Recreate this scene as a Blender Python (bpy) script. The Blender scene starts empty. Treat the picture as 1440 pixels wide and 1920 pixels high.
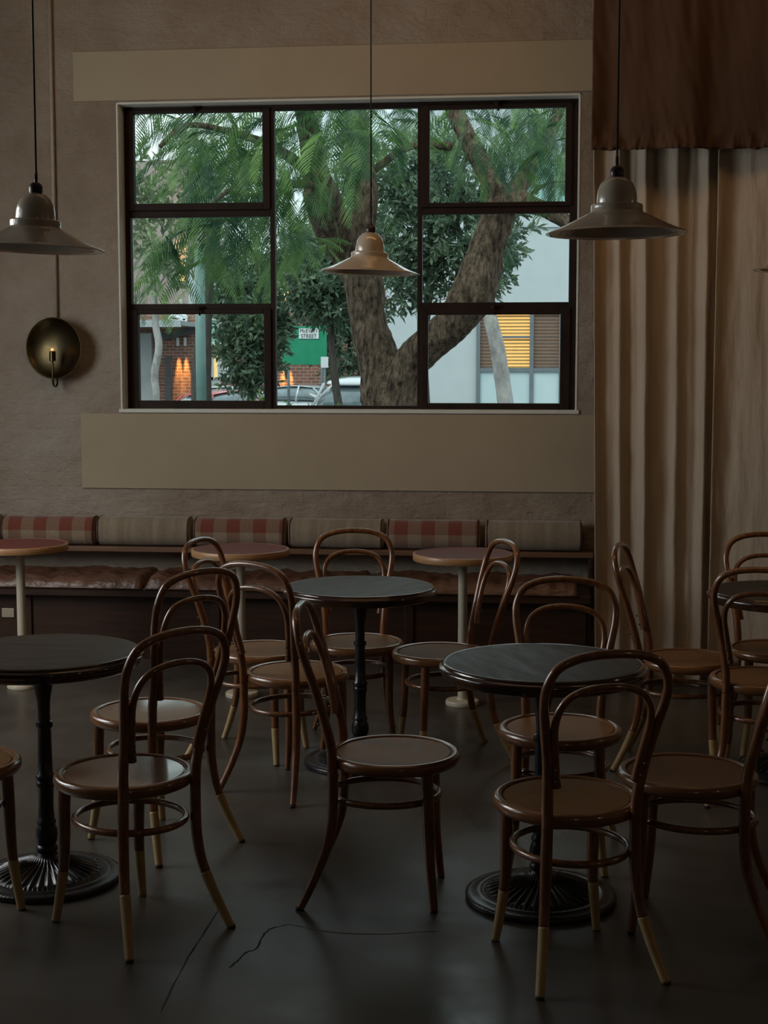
import bpy, bmesh, math, random
from mathutils import Vector, Matrix, noise
import numpy as np
R = math.radians
S = bpy.context.scene
C = S.collection

# ------------------------------------------------------------------ camera
FPX = 2787.0; YAW = R(6.4); PITCH = 0.0963; EYE = 1.65
cam_d = bpy.data.cameras.new('camera'); cam = bpy.data.objects.new('camera', cam_d); C.objects.link(cam)
cam_d.sensor_fit = 'VERTICAL'; cam_d.sensor_height = 24.0; cam_d.lens = 24.0*FPX/1920.0
cam_d.clip_start = 0.05; cam_d.clip_end = 500
cam.location = (0, 0, EYE); cam.rotation_euler = (math.pi/2-PITCH, 0, YAW)
S.camera = cam

def W2(x, y):                                   # camera ground frame (right, forward) -> world
    return Vector((x*math.cos(YAW)-y*math.sin(YAW), x*math.sin(YAW)+y*math.cos(YAW)))
def ray(px, py):
    u = (px-720)/FPX; v = (960-py)/FPX
    c, s = math.cos(PITCH), math.sin(PITCH)
    f = c+v*s; z = -s+v*c
    w = W2(u, f)
    return Vector((w.x, w.y, z))
def onY(px, py, Y):                             # point seen at a pixel on the plane y = Y
    r = ray(px, py); t = Y/r.y
    return Vector((r.x*t, Y, EYE+r.z*t))
def at(px, py, D):                              # point at ground distance D along the view axis
    r = ray(px, py); fwd = -math.sin(YAW)*r.x+math.cos(YAW)*r.y
    t = D/fwd
    return Vector((r.x*t, r.y*t, EYE+r.z*t))

# ------------------------------------------------------------------ world, lights, exposure
S.view_settings.view_transform = 'Standard'; S.view_settings.look = 'None'
S.view_settings.gamma = 1; S.view_settings.use_curve_mapping = False
S.view_settings.exposure = 0.0
S.cycles.max_bounces = 8; S.cycles.transparent_max_bounces = 16
S.cycles.sample_clamp_indirect = 6; S.cycles.use_denoising = True
w = bpy.data.worlds.new('sky'); S.world = w; w.use_nodes = True
nt = w.node_tree; nt.nodes.clear()
o = nt.nodes.new('ShaderNodeOutputWorld'); b = nt.nodes.new('ShaderNodeBackground')
tc = nt.nodes.new('ShaderNodeTexCoord'); nz = nt.nodes.new('ShaderNodeTexNoise'); nz.inputs['Scale'].default_value = 3
rp = nt.nodes.new('ShaderNodeValToRGB')
rp.color_ramp.elements[0].position = .35; rp.color_ramp.elements[0].color = (.62, .76, .84, 1)
rp.color_ramp.elements[1].position = .65; rp.color_ramp.elements[1].color = (.80, .88, .92, 1)
nt.links.new(tc.outputs['Generated'], nz.inputs['Vector']); nt.links.new(nz.outputs['Fac'], rp.inputs['Fac'])
nt.links.new(rp.outputs['Color'], b.inputs['Color']); nt.links.new(b.outputs['Background'], o.inputs['Surface'])
b.inputs['Strength'].default_value = 1.55

def area(name, loc, tgt, sx, sy, power, col):
    l = bpy.data.lights.new(name, 'AREA'); l.shape = 'RECTANGLE'; l.size = sx; l.size_y = sy
    l.energy = power; l.color = col
    ob = bpy.data.objects.new(name, l); C.objects.link(ob); ob.location = loc
    ob.rotation_euler = (Vector(tgt)-Vector(loc)).to_track_quat('-Z', 'Y').to_euler()
    return ob
area('daylight_side_window', (-4.15, 5.3, 2.25), (.1, 6.5, .9), 1.6, 1.4, 40, (.95, .95, .92))
sl_ = bpy.data.lights.new('soft_sun', 'SUN'); sl_.energy = 1.5; sl_.angle = R(35); sl_.color = (1, .97, .90)
so = bpy.data.objects.new('soft_sun', sl_); C.objects.link(so); so.rotation_euler = Vector((.35, .55, -.75)).to_track_quat('-Z', 'Y').to_euler()
area('warm_ceiling_glow', (-.2, 5.4, 4.35), (-.4, 8.6, 2.8), 3.0, 1.0, 24, (1.0, .55, .22))
def fill_light(x, y, z, e, col=(1.0, .70, .42), rad=.09):  # unseen warm points added for highlights and fill, no fittings
    l = bpy.data.lights.new('warm_fill_light', 'POINT'); l.energy = e; l.color = col; l.shadow_soft_size = rad
    ob = bpy.data.objects.new('warm_fill_light', l); C.objects.link(ob); ob.location = (x, y, z)
for x_, y_, z_, e_ in ((-3.75, 5.6, 2.7, 2.2), (-4.0, 4.2, 2.6, 4), (1.3, -.9, 2.6, 5), (3.4, 1.6, 2.5, 5), (3.4, 4.8, 2.5, 4)): fill_light(x_, y_, z_, e_)

# ------------------------------------------------------------------ helpers
def tag(ob, label=None, cat=None, group=None, kind=None):
    if label: ob['label'] = label
    if cat: ob['category'] = cat
    if group: ob['group'] = group
    if kind: ob['kind'] = kind
    return ob
def thing(name, label, cat, loc=(0, 0, 0), rz=0, group=None, kind=None):
    e = bpy.data.objects.new(name, None); C.objects.link(e); e.location = loc; e.rotation_euler = (0, 0, rz)
    e.empty_display_size = .1
    return tag(e, label, cat, group, kind)
def mesh(name, V, F, mat, parent=None, smooth=True, loc=None, angle=None):
    me = bpy.data.meshes.new(name); me.from_pydata([tuple(v) for v in V], [], F); me.materials.append(mat)
    if smooth:
        me.polygons.foreach_set('use_smooth', [True]*len(me.polygons))
        if angle: me.set_sharp_from_angle(angle=R(angle))
    me.update()
    ob = bpy.data.objects.new(name, me); C.objects.link(ob)
    if parent: ob.parent = parent
    if loc is not None: ob.location = loc
    return ob
class MB:
    def __init__(s): s.V = []; s.F = []
    def add(s, V, F):
        n = len(s.V); s.V += [Vector(v) for v in V]; s.F += [tuple(i+n for i in f) for f in F]; return s
    def box(s, a, b):
        x0, y0, z0 = a; x1, y1, z1 = b
        return s.add([(x0,y0,z0),(x1,y0,z0),(x1,y1,z0),(x0,y1,z0),(x0,y0,z1),(x1,y0,z1),(x1,y1,z1),(x0,y1,z1)],
                     [(0,3,2,1),(4,5,6,7),(0,1,5,4),(1,2,6,5),(2,3,7,6),(3,0,4,7)])
    def lathe(s, prof, n=48, c=(0, 0, 0), ax=None, close=False):
        V = []; F = []; m = len(prof)
        for r, z in prof:
            for i in range(n):
                t = 2*math.pi*i/n; V.append(Vector((r*math.cos(t), r*math.sin(t), z)))
        for j in range(m-1):
            for i in range(n):
                k = (i+1) % n; F.append((j*n+i, j*n+k, (j+1)*n+k, (j+1)*n+i))
        if not close:
            if prof[0][0] > 1e-5: F.append(tuple(reversed(range(n))))
            if prof[-1][0] > 1e-5: F.append(tuple((m-1)*n+i for i in range(n)))
        else:
            for i in range(n):
                k = (i+1) % n; F.append(((m-1)*n+i, (m-1)*n+k, k, i))
        if ax is not None: V = [ax @ v for v in V]
        return s.add([v+Vector(c) for v in V], F)
    def tube(s, P, rad, n=12, caps=True, closed=False, wob=0):
        P = [Vector(p) for p in P]; m = len(P)
        if not hasattr(rad, '__len__'): rad = [rad]*m
        T = []
        for i in range(m):
            if closed: t = P[(i+1) % m]-P[i-1]
            else: t = P[min(i+1, m-1)]-P[max(i-1, 0)]
            T.append(t.normalized())
        up = Vector((0, 0, 1)) if abs(T[0].z) < .9 else Vector((0, 1, 0))
        nr = (up-T[0]*up.dot(T[0])).normalized(); V = []; F = []
        for i in range(m):
            nr = (nr-T[i]*nr.dot(T[i])).normalized(); bi = T[i].cross(nr)
            for k in range(n):
                a = 2*math.pi*k/n; r = rad[i]
                d = nr*math.cos(a)+bi*math.sin(a)
                if wob:
                    q = P[i]+d*r
                    r *= 1+wob*noise.noise(Vector((q.x*3.2, q.y*3.2, q.z*1.3)))+wob*.55*noise.noise(q*13)+wob*.4*noise.noise(Vector((a*3.1, i*.15, 0)))
                V.append(P[i]+d*r)
        for i in range(m-1 if not closed else m):
            j = (i+1) % m
            for k in range(n):
                l = (k+1) % n; F.append((i*n+k, i*n+l, j*n+l, j*n+k))
        if caps and not closed:
            F.append(tuple(reversed(range(n)))); F.append(tuple((m-1)*n+k for k in range(n)))
        return s.add(V, F)
    def sphere(s, c, r, n=16, m=10, sq=(1, 1, 1)):
        V = []; F = []
        for j in range(m+1):
            p = math.pi*j/m
            for i in range(n):
                t = 2*math.pi*i/n; V.append((c[0]+r*sq[0]*math.sin(p)*math.cos(t), c[1]+r*sq[1]*math.sin(p)*math.sin(t), c[2]-r*sq[2]*math.cos(p)))
        for j in range(m):
            for i in range(n):
                k = (i+1) % n; F.append((j*n+i, j*n+k, (j+1)*n+k, (j+1)*n+i))
        return s.add(V, F)
    def build(s, name, mat, parent=None, smooth=True, loc=None, angle=None, bevel=0):
        ob = mesh(name, s.V, s.F, mat, parent, smooth, loc, angle)
        if bevel:
            m = ob.modifiers.new('bevel', 'BEVEL'); m.width = bevel; m.segments = 2; m.limit_method = 'ANGLE'
        return ob
def cr(pts, k=8, closed=False):                 # Catmull-Rom through points of any dimension
    pts = [np.array(p, float) for p in pts]; n = len(pts); out = []
    rng = range(n) if closed else range(n-1)
    for i in rng:
        if closed: p0, p1, p2, p3 = pts[i-1], pts[i], pts[(i+1) % n], pts[(i+2) % n]
        else: p0, p1, p2, p3 = pts[max(i-1, 0)], pts[i], pts[i+1], pts[min(i+2, n-1)]
        for j in range(k):
            t = j/k
            out.append(.5*((2*p1)+(-p0+p2)*t+(2*p0-5*p1+4*p2-p3)*t*t+(-p0+3*p1-3*p2+p3)*t**3))
    if not closed: out.append(pts[-1])
    return out
def copy_tree(o, parent=None):
    c = o.copy(); C.objects.link(c)
    if parent: c.parent = parent
    for ch in list(kids.get(o.name, [])): copy_tree(ch, c)
    return c
kids = {}
def index_kids():
    kids.clear()
    for ob in bpy.data.objects:
        if ob.parent: kids.setdefault(ob.parent.name, []).append(ob)

# ------------------------------------------------------------------ materials
def mat(name, col, rough=.5, metal=0, coat=0, spec=.5, noise_s=0, col2=None, bump=0, bump_s=40, bd=.01, stretch=(1, 1, 1), coord='Object',
        emit=None, es=0, lo=.35, hi=.65, vary=0, coat_r=.1, sheen=0, detail=6, rvar=0, trans=0):
    m = bpy.data.materials.new(name); m.use_nodes = True; t = m.node_tree; n = t.nodes; L = t.links
    p = n['Principled BSDF']
    c4 = (*col, 1)
    p.inputs['Base Color'].default_value = c4; p.inputs['Roughness'].default_value = rough
    p.inputs['Metallic'].default_value = metal; p.inputs['Coat Weight'].default_value = coat
    p.inputs['Coat Roughness'].default_value = coat_r; p.inputs['Specular IOR Level'].default_value = spec
    if sheen: p.inputs['Sheen Weight'].default_value = sheen
    if emit: p.inputs['Emission Color'].default_value = (*emit, 1); p.inputs['Emission Strength'].default_value = es
    tc = n.new('ShaderNodeTexCoord'); mp = n.new('ShaderNodeMapping'); mp.inputs['Scale'].default_value = stretch
    L.new(tc.outputs[coord], mp.inputs['Vector'])
    out = None
    if noise_s:
        q = n.new('ShaderNodeTexNoise'); q.inputs['Scale'].default_value = noise_s; q.inputs['Detail'].default_value = detail; q.inputs['Roughness'].default_value = .62
        L.new(mp.outputs[0], q.inputs['Vector'])
        r = n.new('ShaderNodeValToRGB'); r.color_ramp.elements[0].position = lo; r.color_ramp.elements[1].position = hi
        r.color_ramp.elements[0].color = c4; r.color_ramp.elements[1].color = (*(col2 or col), 1)
        L.new(q.outputs['Fac'], r.inputs['Fac']); out = r.outputs['Color']
        if rvar:
            mr = n.new('ShaderNodeMapRange'); mr.inputs[1].default_value = .3; mr.inputs[2].default_value = .7
            mr.inputs[3].default_value = rough-rvar; mr.inputs[4].default_value = rough+rvar
            L.new(q.outputs['Fac'], mr.inputs[0]); L.new(mr.outputs[0], p.inputs['Roughness'])
    if vary:
        oi = n.new('ShaderNodeObjectInfo'); mr = n.new('ShaderNodeMapRange'); mr.inputs[3].default_value = 1-vary; mr.inputs[4].default_value = 1+vary
        hs = n.new('ShaderNodeHueSaturation'); L.new(oi.outputs['Random'], mr.inputs[0]); L.new(mr.outputs[0], hs.inputs['Value'])
        if out: L.new(out, hs.inputs['Color'])
        else: hs.inputs['Color'].default_value = c4
        out = hs.outputs['Color']
    if out: L.new(out, p.inputs['Base Color'])
    if bump:
        q = n.new('ShaderNodeTexNoise'); q.inputs['Scale'].default_value = bump_s; q.inputs['Detail'].default_value = 5
        L.new(mp.outputs[0], q.inputs['Vector'])
        bn = n.new('ShaderNodeBump'); bn.inputs['Strength'].default_value = bump; bn.inputs['Distance'].default_value = bd
        L.new(q.outputs['Fac'], bn.inputs['Height']); L.new(bn.outputs[0], p.inputs['Normal'])
    if trans:
        o_ = n['Material Output']; tr = n.new('ShaderNodeBsdfTranslucent'); mx = n.new('ShaderNodeMixShader'); mx.inputs[0].default_value = trans
        tr.inputs['Color'].default_value = c4
        if out: L.new(out, tr.inputs['Color'])
        L.new(p.outputs[0], mx.inputs[1]); L.new(tr.outputs[0], mx.inputs[2]); L.new(mx.outputs[0], o_.inputs['Surface'])
    return m

M = {}
M['ceiling'] = mat('ceiling_paint', (.35, .30, .25), .9, noise_s=2, col2=(.30, .26, .21))
M['panel'] = mat('smooth_render', (.37, .31, .215), .85, noise_s=1.3, col2=(.41, .345, .245), bump=.06, bump_s=60)
M['reveal'] = mat('reveal_paint', (.74, .76, .70), .8, noise_s=5, col2=(.66, .68, .62), bump=.2, bump_s=30)
M['frame'] = mat('dark_steel_frame', (.018, .010, .008), .6, spec=.2, noise_s=8, col2=(.028, .016, .012), bump=.15, bump_s=60)
M['conduit'] = mat('conduit_paint', (.40, .34, .26), .6, noise_s=12, col2=(.34, .29, .22))
M['bent'] = mat('bentwood_varnish', (.125, .040, .012), .34, coat=1, coat_r=.09, noise_s=14, col2=(.25, .098, .030), stretch=(4, 4, .7), vary=.18)
M['seat'] = mat('seat_veneer', (.160, .076, .024), .46, coat=0, spec=.16, noise_s=9, col2=(.22, .110, .038), stretch=(1, 5, 1), vary=.14, rvar=.06)
M['seat_gloss'] = mat('glossy_red_seat_veneer', (.12, .042, .018), .24, coat=1, coat_r=.10, noise_s=7, col2=(.16, .062, .026), stretch=(1, 5, 1))
M['rim'] = mat('seat_rim_varnish', (.17, .064, .020), .28, coat=1, coat_r=.10, noise_s=12, col2=(.23, .10, .038), vary=.12)
M['dip'] = mat('cream_painted_leg', (.50, .36, .17), .5, noise_s=18, col2=(.42, .29, .13), bump=.1, vary=.12)
M['tip'] = mat('rubber_foot', (.02, .015, .012), .7, noise_s=20, col2=(.03, .02, .015))
M['screw'] = mat('screw_metal', (.12, .08, .05), .35, metal=.8, noise_s=20, col2=(.2, .14, .09))
M['dark_top'] = mat('dark_table_top', (.026, .020, .016), .46, spec=.24, coat=.05, coat_r=.35, noise_s=6, col2=(.048, .036, .028), stretch=(1, 5, 1), rvar=.1, vary=.2)
M['dark_edge'] = mat('dark_table_edge', (.022, .008, .006), .14, coat=.8, coat_r=.06, noise_s=5, col2=(.034, .013, .010))
M['iron'] = mat('cast_iron_black', (.010, .010, .011), .33, coat=.3, coat_r=.2, noise_s=40, col2=(.016, .016, .018), bump=.12, bump_s=120)
M['lino'] = mat('red_linoleum', (.145, .035, .028), .5, noise_s=30, col2=(.17, .045, .036), spec=.2)
M['ply'] = mat('wooden_edge_band', (.46, .26, .12), .42, coat=.25, noise_s=12, col2=(.36, .19, .085), stretch=(1, 1, 12))
M['white'] = mat('off_white_powder_coat', (.56, .50, .39), .45, noise_s=20, col2=(.50, .44, .34))
M['enamel'] = mat('cream_enamel', (.46, .40, .32), .18, coat=.9, coat_r=.04, noise_s=3, col2=(.50, .435, .345))
M['cap'] = mat('dark_lamp_cap', (.02, .010, .010), .35, noise_s=20, col2=(.03, .015, .015))
M['cord'] = mat('black_flex', (.012, .010, .010), .6, noise_s=40, col2=(.02, .015, .015))
M['brass'] = mat('aged_brass', (.13, .095, .045), .30, metal=1, noise_s=5, col2=(.07, .056, .03), rvar=.08)
M['orange_glint'] = mat('warm_glint', (1, .7, .4), .3, emit=(1, .40, .10), es=1.2, noise_s=5, col2=(1, .7, .4))  # glowing colour imitates an orange glint, no real bulb
M['leather'] = mat('brown_leather', (.085, .038, .022), .38, noise_s=7, col2=(.15, .078, .050), bump=1, bump_s=10, bd=.02, stretch=(1, 2.5, 1), coat=.12, coat_r=.3)
M['bench'] = mat('dark_stained_bench', (.024, .010, .006), .42, noise_s=6, col2=(.048, .020, .010), stretch=(.6, 1, 8))
M['ledge'] = mat('brown_wood_ledge', (.17, .085, .045), .5, noise_s=6, col2=(.11, .055, .03), stretch=(.6, 1, 8))
M['pipe'] = mat('dark_piping', (.045, .015, .015), .7, noise_s=30, col2=(.06, .02, .02))
M['crack'] = mat('dark_crack', (.012, .011, .010), .9, noise_s=30, col2=(.02, .018, .016))  # dark colour of the floor cracks and joint
M['scuff'] = mat('worn_concrete', (.16, .15, .13), .8, noise_s=60, col2=(.09, .085, .075))
M['asphalt'] = mat('asphalt', (.10, .10, .10), .9, noise_s=3, col2=(.14, .14, .14))
M['bark'] = mat('rough_bark', (.045, .030, .022), .9, noise_s=6.5, col2=(.23, .165, .115), bump=1.0, bump_s=8, bd=.12, stretch=(3, 3, .9), lo=.36, hi=.66, spec=.2)
M['bark_dark'] = mat('dark_bark', (.035, .030, .026), .9, noise_s=6, col2=(.07, .06, .05), bump=.8, bump_s=10, stretch=(3, 3, .8))
M['bark_pale'] = mat('pale_bark', (.42, .41, .39), .85, noise_s=2.6, col2=(.17, .165, .16), bump=.6, bump_s=8, bd=.03, stretch=(2, 2, 1), lo=.42, hi=.7)
M['frond'] = mat('feathery_green', (.018, .070, .036), .5, noise_s=1.3, col2=(.20, .36, .085), lo=.44, hi=.66, trans=.4)
M['leaf'] = mat('glossy_leaf', (.05, .095, .060), .34, noise_s=2.5, col2=(.16, .235, .14), trans=.2)
M['leaf_grey'] = mat('grey_green_leaf', (.15, .21, .11), .6, noise_s=2.5, col2=(.30, .36, .22), trans=.2)
M['leaf_fresh'] = mat('fresh_leaf', (.10, .22, .05), .5, noise_s=4, col2=(.2, .36, .09), trans=.3)
M['wall_white'] = mat('white_rendered_wall', (.50, .56, .585), .85, noise_s=2, col2=(.54, .60, .62), bump=.1)
M['grey_trim'] = mat('grey_metal_trim', (.14, .17, .19), .5, noise_s=4, col2=(.17, .20, .22))
M['frost'] = mat('frosted_panel', (.50, .66, .70), .35, noise_s=.8, col2=(.62, .74, .76), coat=.3)
M['teal'] = mat('teal_glass', (.25, .52, .47), .2, noise_s=.5, col2=(.40, .66, .62), coat=.5)
M['slat_lit'] = mat('lit_wooden_blind', (.55, .33, .12), .5, noise_s=6, col2=(.42, .24, .08))  # warm light of the room painted into the blind colour
M['slat_unlit'] = mat('unlit_wooden_blind', (.10, .07, .055), .5, noise_s=6, col2=(.14, .10, .08))  # same blind in a darker colour, without the room light
M['room_glow'] = mat('lit_room', (.8, .5, .2), .8, emit=(1, .52, .13), es=.9, noise_s=3, col2=(.8, .5, .2))
M['room_dim'] = mat('dim_room', (.3, .2, .15), .8, emit=(1, .5, .2), es=.06, noise_s=3, col2=(.3, .2, .15))
M['shop_glow'] = mat('lit_shop_window', (.8, .6, .3), .4, emit=(1, .66, .26), es=.75, noise_s=1.5, col2=(.5, .4, .25))
M['trim_white'] = mat('white_window_trim', (.62, .64, .62), .7, noise_s=5, col2=(.56, .58, .57))
M['pole_green'] = mat('green_pole_paint', (.11, .21, .19), .4, noise_s=4, col2=(.15, .25, .23))
M['sign_green'] = mat('green_sign', (.0, .24, .12), .5, noise_s=3, col2=(.01, .28, .15))
M['sign_white'] = mat('white_sign', (.78, .82, .84), .5, noise_s=3, col2=(.72, .76, .78))
M['ink'] = mat('black_lettering', (.03, .03, .035), .6, noise_s=3, col2=(.04, .04, .04))
M['silver'] = mat('silver_car_paint', (.62, .68, .71), .25, metal=.1, coat=1, coat_r=.05, noise_s=3, col2=(.56, .61, .64))
M['white_car'] = mat('white_car_paint', (.72, .76, .78), .25, coat=1, coat_r=.05, noise_s=3, col2=(.76, .80, .82))
M['red_car'] = mat('red_car_paint', (.50, .02, .03), .25, coat=1, coat_r=.05, noise_s=3, col2=(.56, .03, .04))
M['car_glass'] = mat('car_glass', (.10, .14, .15), .05, coat=1, coat_r=.02, noise_s=2, col2=(.22, .28, .30))
M['tyre'] = mat('tyre', (.02, .02, .02), .8, noise_s=10, col2=(.03, .03, .03))
M['light_red'] = mat('tail_lamp', (.5, .03, .02), .2, coat=1, noise_s=10, col2=(.6, .05, .03))
M['awning'] = mat('awning_metal', (.42, .47, .49), .5, noise_s=2, col2=(.34, .38, .40))
M['dark_metal'] = mat('dark_bracket', (.05, .05, .055), .5, noise_s=4, col2=(.07, .07, .07))
M['shop_wall'] = mat('pale_shop_wall', (.36, .38, .38), .8, noise_s=1.5, col2=(.42, .44, .43))

def plaster():
    m = bpy.data.materials.new('mottled_plaster'); m.use_nodes = True; t = m.node_tree; n = t.nodes; L = t.links; p = n['Principled BSDF']
    p.inputs['Roughness'].default_value = .9; p.inputs['Specular IOR Level'].default_value = .25
    tc = n.new('ShaderNodeTexCoord')
    def nz(s, d=6, r=.6, st=(1, 1, 1)):
        mp = n.new('ShaderNodeMapping'); mp.inputs['Scale'].default_value = st; L.new(tc.outputs['Object'], mp.inputs['Vector'])
        q = n.new('ShaderNodeTexNoise'); q.inputs['Scale'].default_value = s; q.inputs['Detail'].default_value = d; q.inputs['Roughness'].default_value = r
        L.new(mp.outputs[0], q.inputs['Vector']); return q.outputs['Fac']
    r = n.new('ShaderNodeValToRGB'); e = r.color_ramp.elements
    e[0].position = .30; e[0].color = (.24, .185, .135, 1); e[1].position = .70; e[1].color = (.41, .37, .32, 1)
    k = e.new(.5); k.color = (.34, .28, .22, 1); L.new(nz(1.1, 8, .65), r.inputs['Fac'])
    r2 = n.new('ShaderNodeValToRGB'); e = r2.color_ramp.elements; e[0].position = .62; e[0].color = (0, 0, 0, 1); e[1].position = .78; e[1].color = (.55, .55, .55, 1)
    L.new(nz(5, 8, .7, (1, 1, 2.2)), r2.inputs['Fac'])
    mx = n.new('ShaderNodeMix'); mx.data_type = 'RGBA'; L.new(r2.outputs[0], mx.inputs['Factor']); L.new(r.outputs[0], mx.inputs['A']); mx.inputs['B'].default_value = (.20, .155, .12, 1)
    L.new(mx.outputs['Result'], p.inputs['Base Color'])
    # faint courses of painted-over brick under the plaster
    mp = n.new('ShaderNodeMapping'); mp.inputs['Rotation'].default_value = (R(90), 0, 0); L.new(tc.outputs['Object'], mp.inputs['Vector'])
    bk = n.new('ShaderNodeTexBrick'); bk.inputs['Scale'].default_value = 1; bk.inputs['Brick Width'].default_value = .24; bk.inputs['Row Height'].default_value = .086
    bk.inputs['Mortar Size'].default_value = .008; bk.inputs['Mortar Smooth'].default_value = 1
    L.new(mp.outputs[0], bk.inputs['Vector'])
    a = n.new('ShaderNodeMath'); a.operation = 'MULTIPLY'; a.inputs[1].default_value = -.025; L.new(bk.outputs['Fac'], a.inputs[0])
    c = n.new('ShaderNodeMath'); c.operation = 'ADD'; L.new(a.outputs[0], c.inputs[0]); L.new(nz(6, 8, .65, (1, 1, 1.6)), c.inputs[1])
    bn = n.new('ShaderNodeBump'); bn.inputs['Strength'].default_value = .8; bn.inputs['Distance'].default_value = .05
    L.new(c.outputs[0], bn.inputs['Height']); L.new(bn.outputs[0], p.inputs['Normal'])
    return m
M['plaster'] = plaster()
def concrete():
    m = mat('polished_concrete', (.046, .038, .030), .36, noise_s=1.6, col2=(.092, .080, .066), lo=.34, hi=.68, bump=.12, bump_s=5, rvar=.14, spec=.45)
    return m
M['floor'] = concrete()
def plaid(name, red):
    m = bpy.data.materials.new(name); m.use_nodes = True; t = m.node_tree; n = t.nodes; L = t.links; p = n['Principled BSDF']
    p.inputs['Roughness'].default_value = .95; p.inputs['Sheen Weight'].default_value = .3
    tc = n.new('ShaderNodeTexCoord'); sp = n.new('ShaderNodeSeparateXYZ'); L.new(tc.outputs['Object'], sp.inputs[0])
    def stripe(sock, period, off, w=.5):
        a = n.new('ShaderNodeMath'); a.operation = 'MULTIPLY_ADD'; a.inputs[1].default_value = 1/period; a.inputs[2].default_value = off; L.new(sock, a.inputs[0])
        f = n.new('ShaderNodeMath'); f.operation = 'FRACT'; L.new(a.outputs[0], f.inputs[0])
        g = n.new('ShaderNodeMath'); g.operation = 'GREATER_THAN'; g.inputs[1].default_value = w; L.new(f.outputs[0], g.inputs[0]); return g.outputs[0]
    if red:
        sx = stripe(sp.outputs['X'], .155, .2, .5); sz = stripe(sp.outputs['Z'], .155, .92, .5)
        s = n.new('ShaderNodeMath'); s.operation = 'ADD'; L.new(sx, s.inputs[0]); L.new(sz, s.inputs[1])
        h = n.new('ShaderNodeMath'); h.operation = 'MULTIPLY'; h.inputs[1].default_value = .5; L.new(s.outputs[0], h.inputs[0])
        r = n.new('ShaderNodeValToRGB'); e = r.color_ramp.elements; r.color_ramp.interpolation = 'CONSTANT'
        e[0].position = 0; e[0].color = (.28, .215, .15, 1); e[1].position = .9; e[1].color = (.175, .045, .026, 1); k = e.new(.3); k.color = (.21, .122, .082, 1)
        L.new(h.outputs[0], r.inputs['Fac'])
    else:
        q = n.new('ShaderNodeTexNoise'); mp = n.new('ShaderNodeMapping'); mp.inputs['Scale'].default_value = (1, .02, .02); L.new(tc.outputs['Object'], mp.inputs['Vector'])
        q.inputs['Scale'].default_value = 16; L.new(mp.outputs[0], q.inputs['Vector'])
        r = n.new('ShaderNodeValToRGB'); e = r.color_ramp.elements; e[0].position = .4; e[0].color = (.215, .17, .118, 1); e[1].position = .62; e[1].color = (.285, .235, .17, 1)
        L.new(q.outputs['Fac'], r.inputs['Fac'])
    q2 = n.new('ShaderNodeTexNoise'); q2.inputs['Scale'].default_value = 90; L.new(tc.outputs['Object'], q2.inputs['Vector'])
    mr = n.new('ShaderNodeMapRange'); mr.inputs[3].default_value = .75; mr.inputs[4].default_value = 1.2; L.new(q2.outputs['Fac'], mr.inputs[0])
    hs = n.new('ShaderNodeHueSaturation'); L.new(r.outputs['Color'], hs.inputs['Color']); L.new(mr.outputs[0], hs.inputs['Value'])
    L.new(hs.outputs['Color'], p.inputs['Base Color'])
    bn = n.new('ShaderNodeBump'); bn.inputs['Strength'].default_value = .4; bn.inputs['Distance'].default_value = .003; L.new(q2.outputs['Fac'], bn.inputs['Height']); L.new(bn.outputs[0], p.inputs['Normal'])
    return m
M['check'] = plaid('red_check_wool', True); M['plain'] = plaid('beige_stripe_wool', False)
M['linen'] = mat('natural_linen', (.40, .335, .26), .95, noise_s=3, col2=(.46, .395, .32), bump=.5, bump_s=6, bd=.03, stretch=(3, 3, .6), trans=.0, spec=.15)
M['linen_pink'] = mat('terracotta_cloth', (.066, .041, .030), .95, noise_s=3, col2=(.084, .054, .039), bump=.3, bump_s=9, stretch=(3, 3, .7), spec=.1)
def brick(name, c1, c2, cm, rz=0):
    m = bpy.data.materials.new(name); m.use_nodes = True; t = m.node_tree; n = t.nodes; L = t.links; p = n['Principled BSDF']; p.inputs['Roughness'].default_value = .9
    tc = n.new('ShaderNodeTexCoord'); mp = n.new('ShaderNodeMapping'); mp.inputs['Rotation'].default_value = (R(90), 0, 0); L.new(tc.outputs['Object'], mp.inputs['Vector'])
    bk = n.new('ShaderNodeTexBrick'); bk.inputs['Scale'].default_value = 1; bk.inputs['Brick Width'].default_value = .3; bk.inputs['Row Height'].default_value = .12
    bk.inputs['Mortar Size'].default_value = .015; bk.inputs['Color1'].default_value = (*c1, 1); bk.inputs['Color2'].default_value = (*c2, 1); bk.inputs['Mortar'].default_value = (*cm, 1)
    L.new(mp.outputs[0], bk.inputs['Vector']); L.new(bk.outputs['Color'], p.inputs['Base Color']); return m
M['brick'] = brick('red_brown_brick', (.30, .13, .09), (.20, .09, .065), (.34, .28, .24))
M['brick_grey'] = mat('grey_brown_brickwork', (.30, .24, .21), .9, noise_s=.6, col2=(.38, .32, .29))
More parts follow.
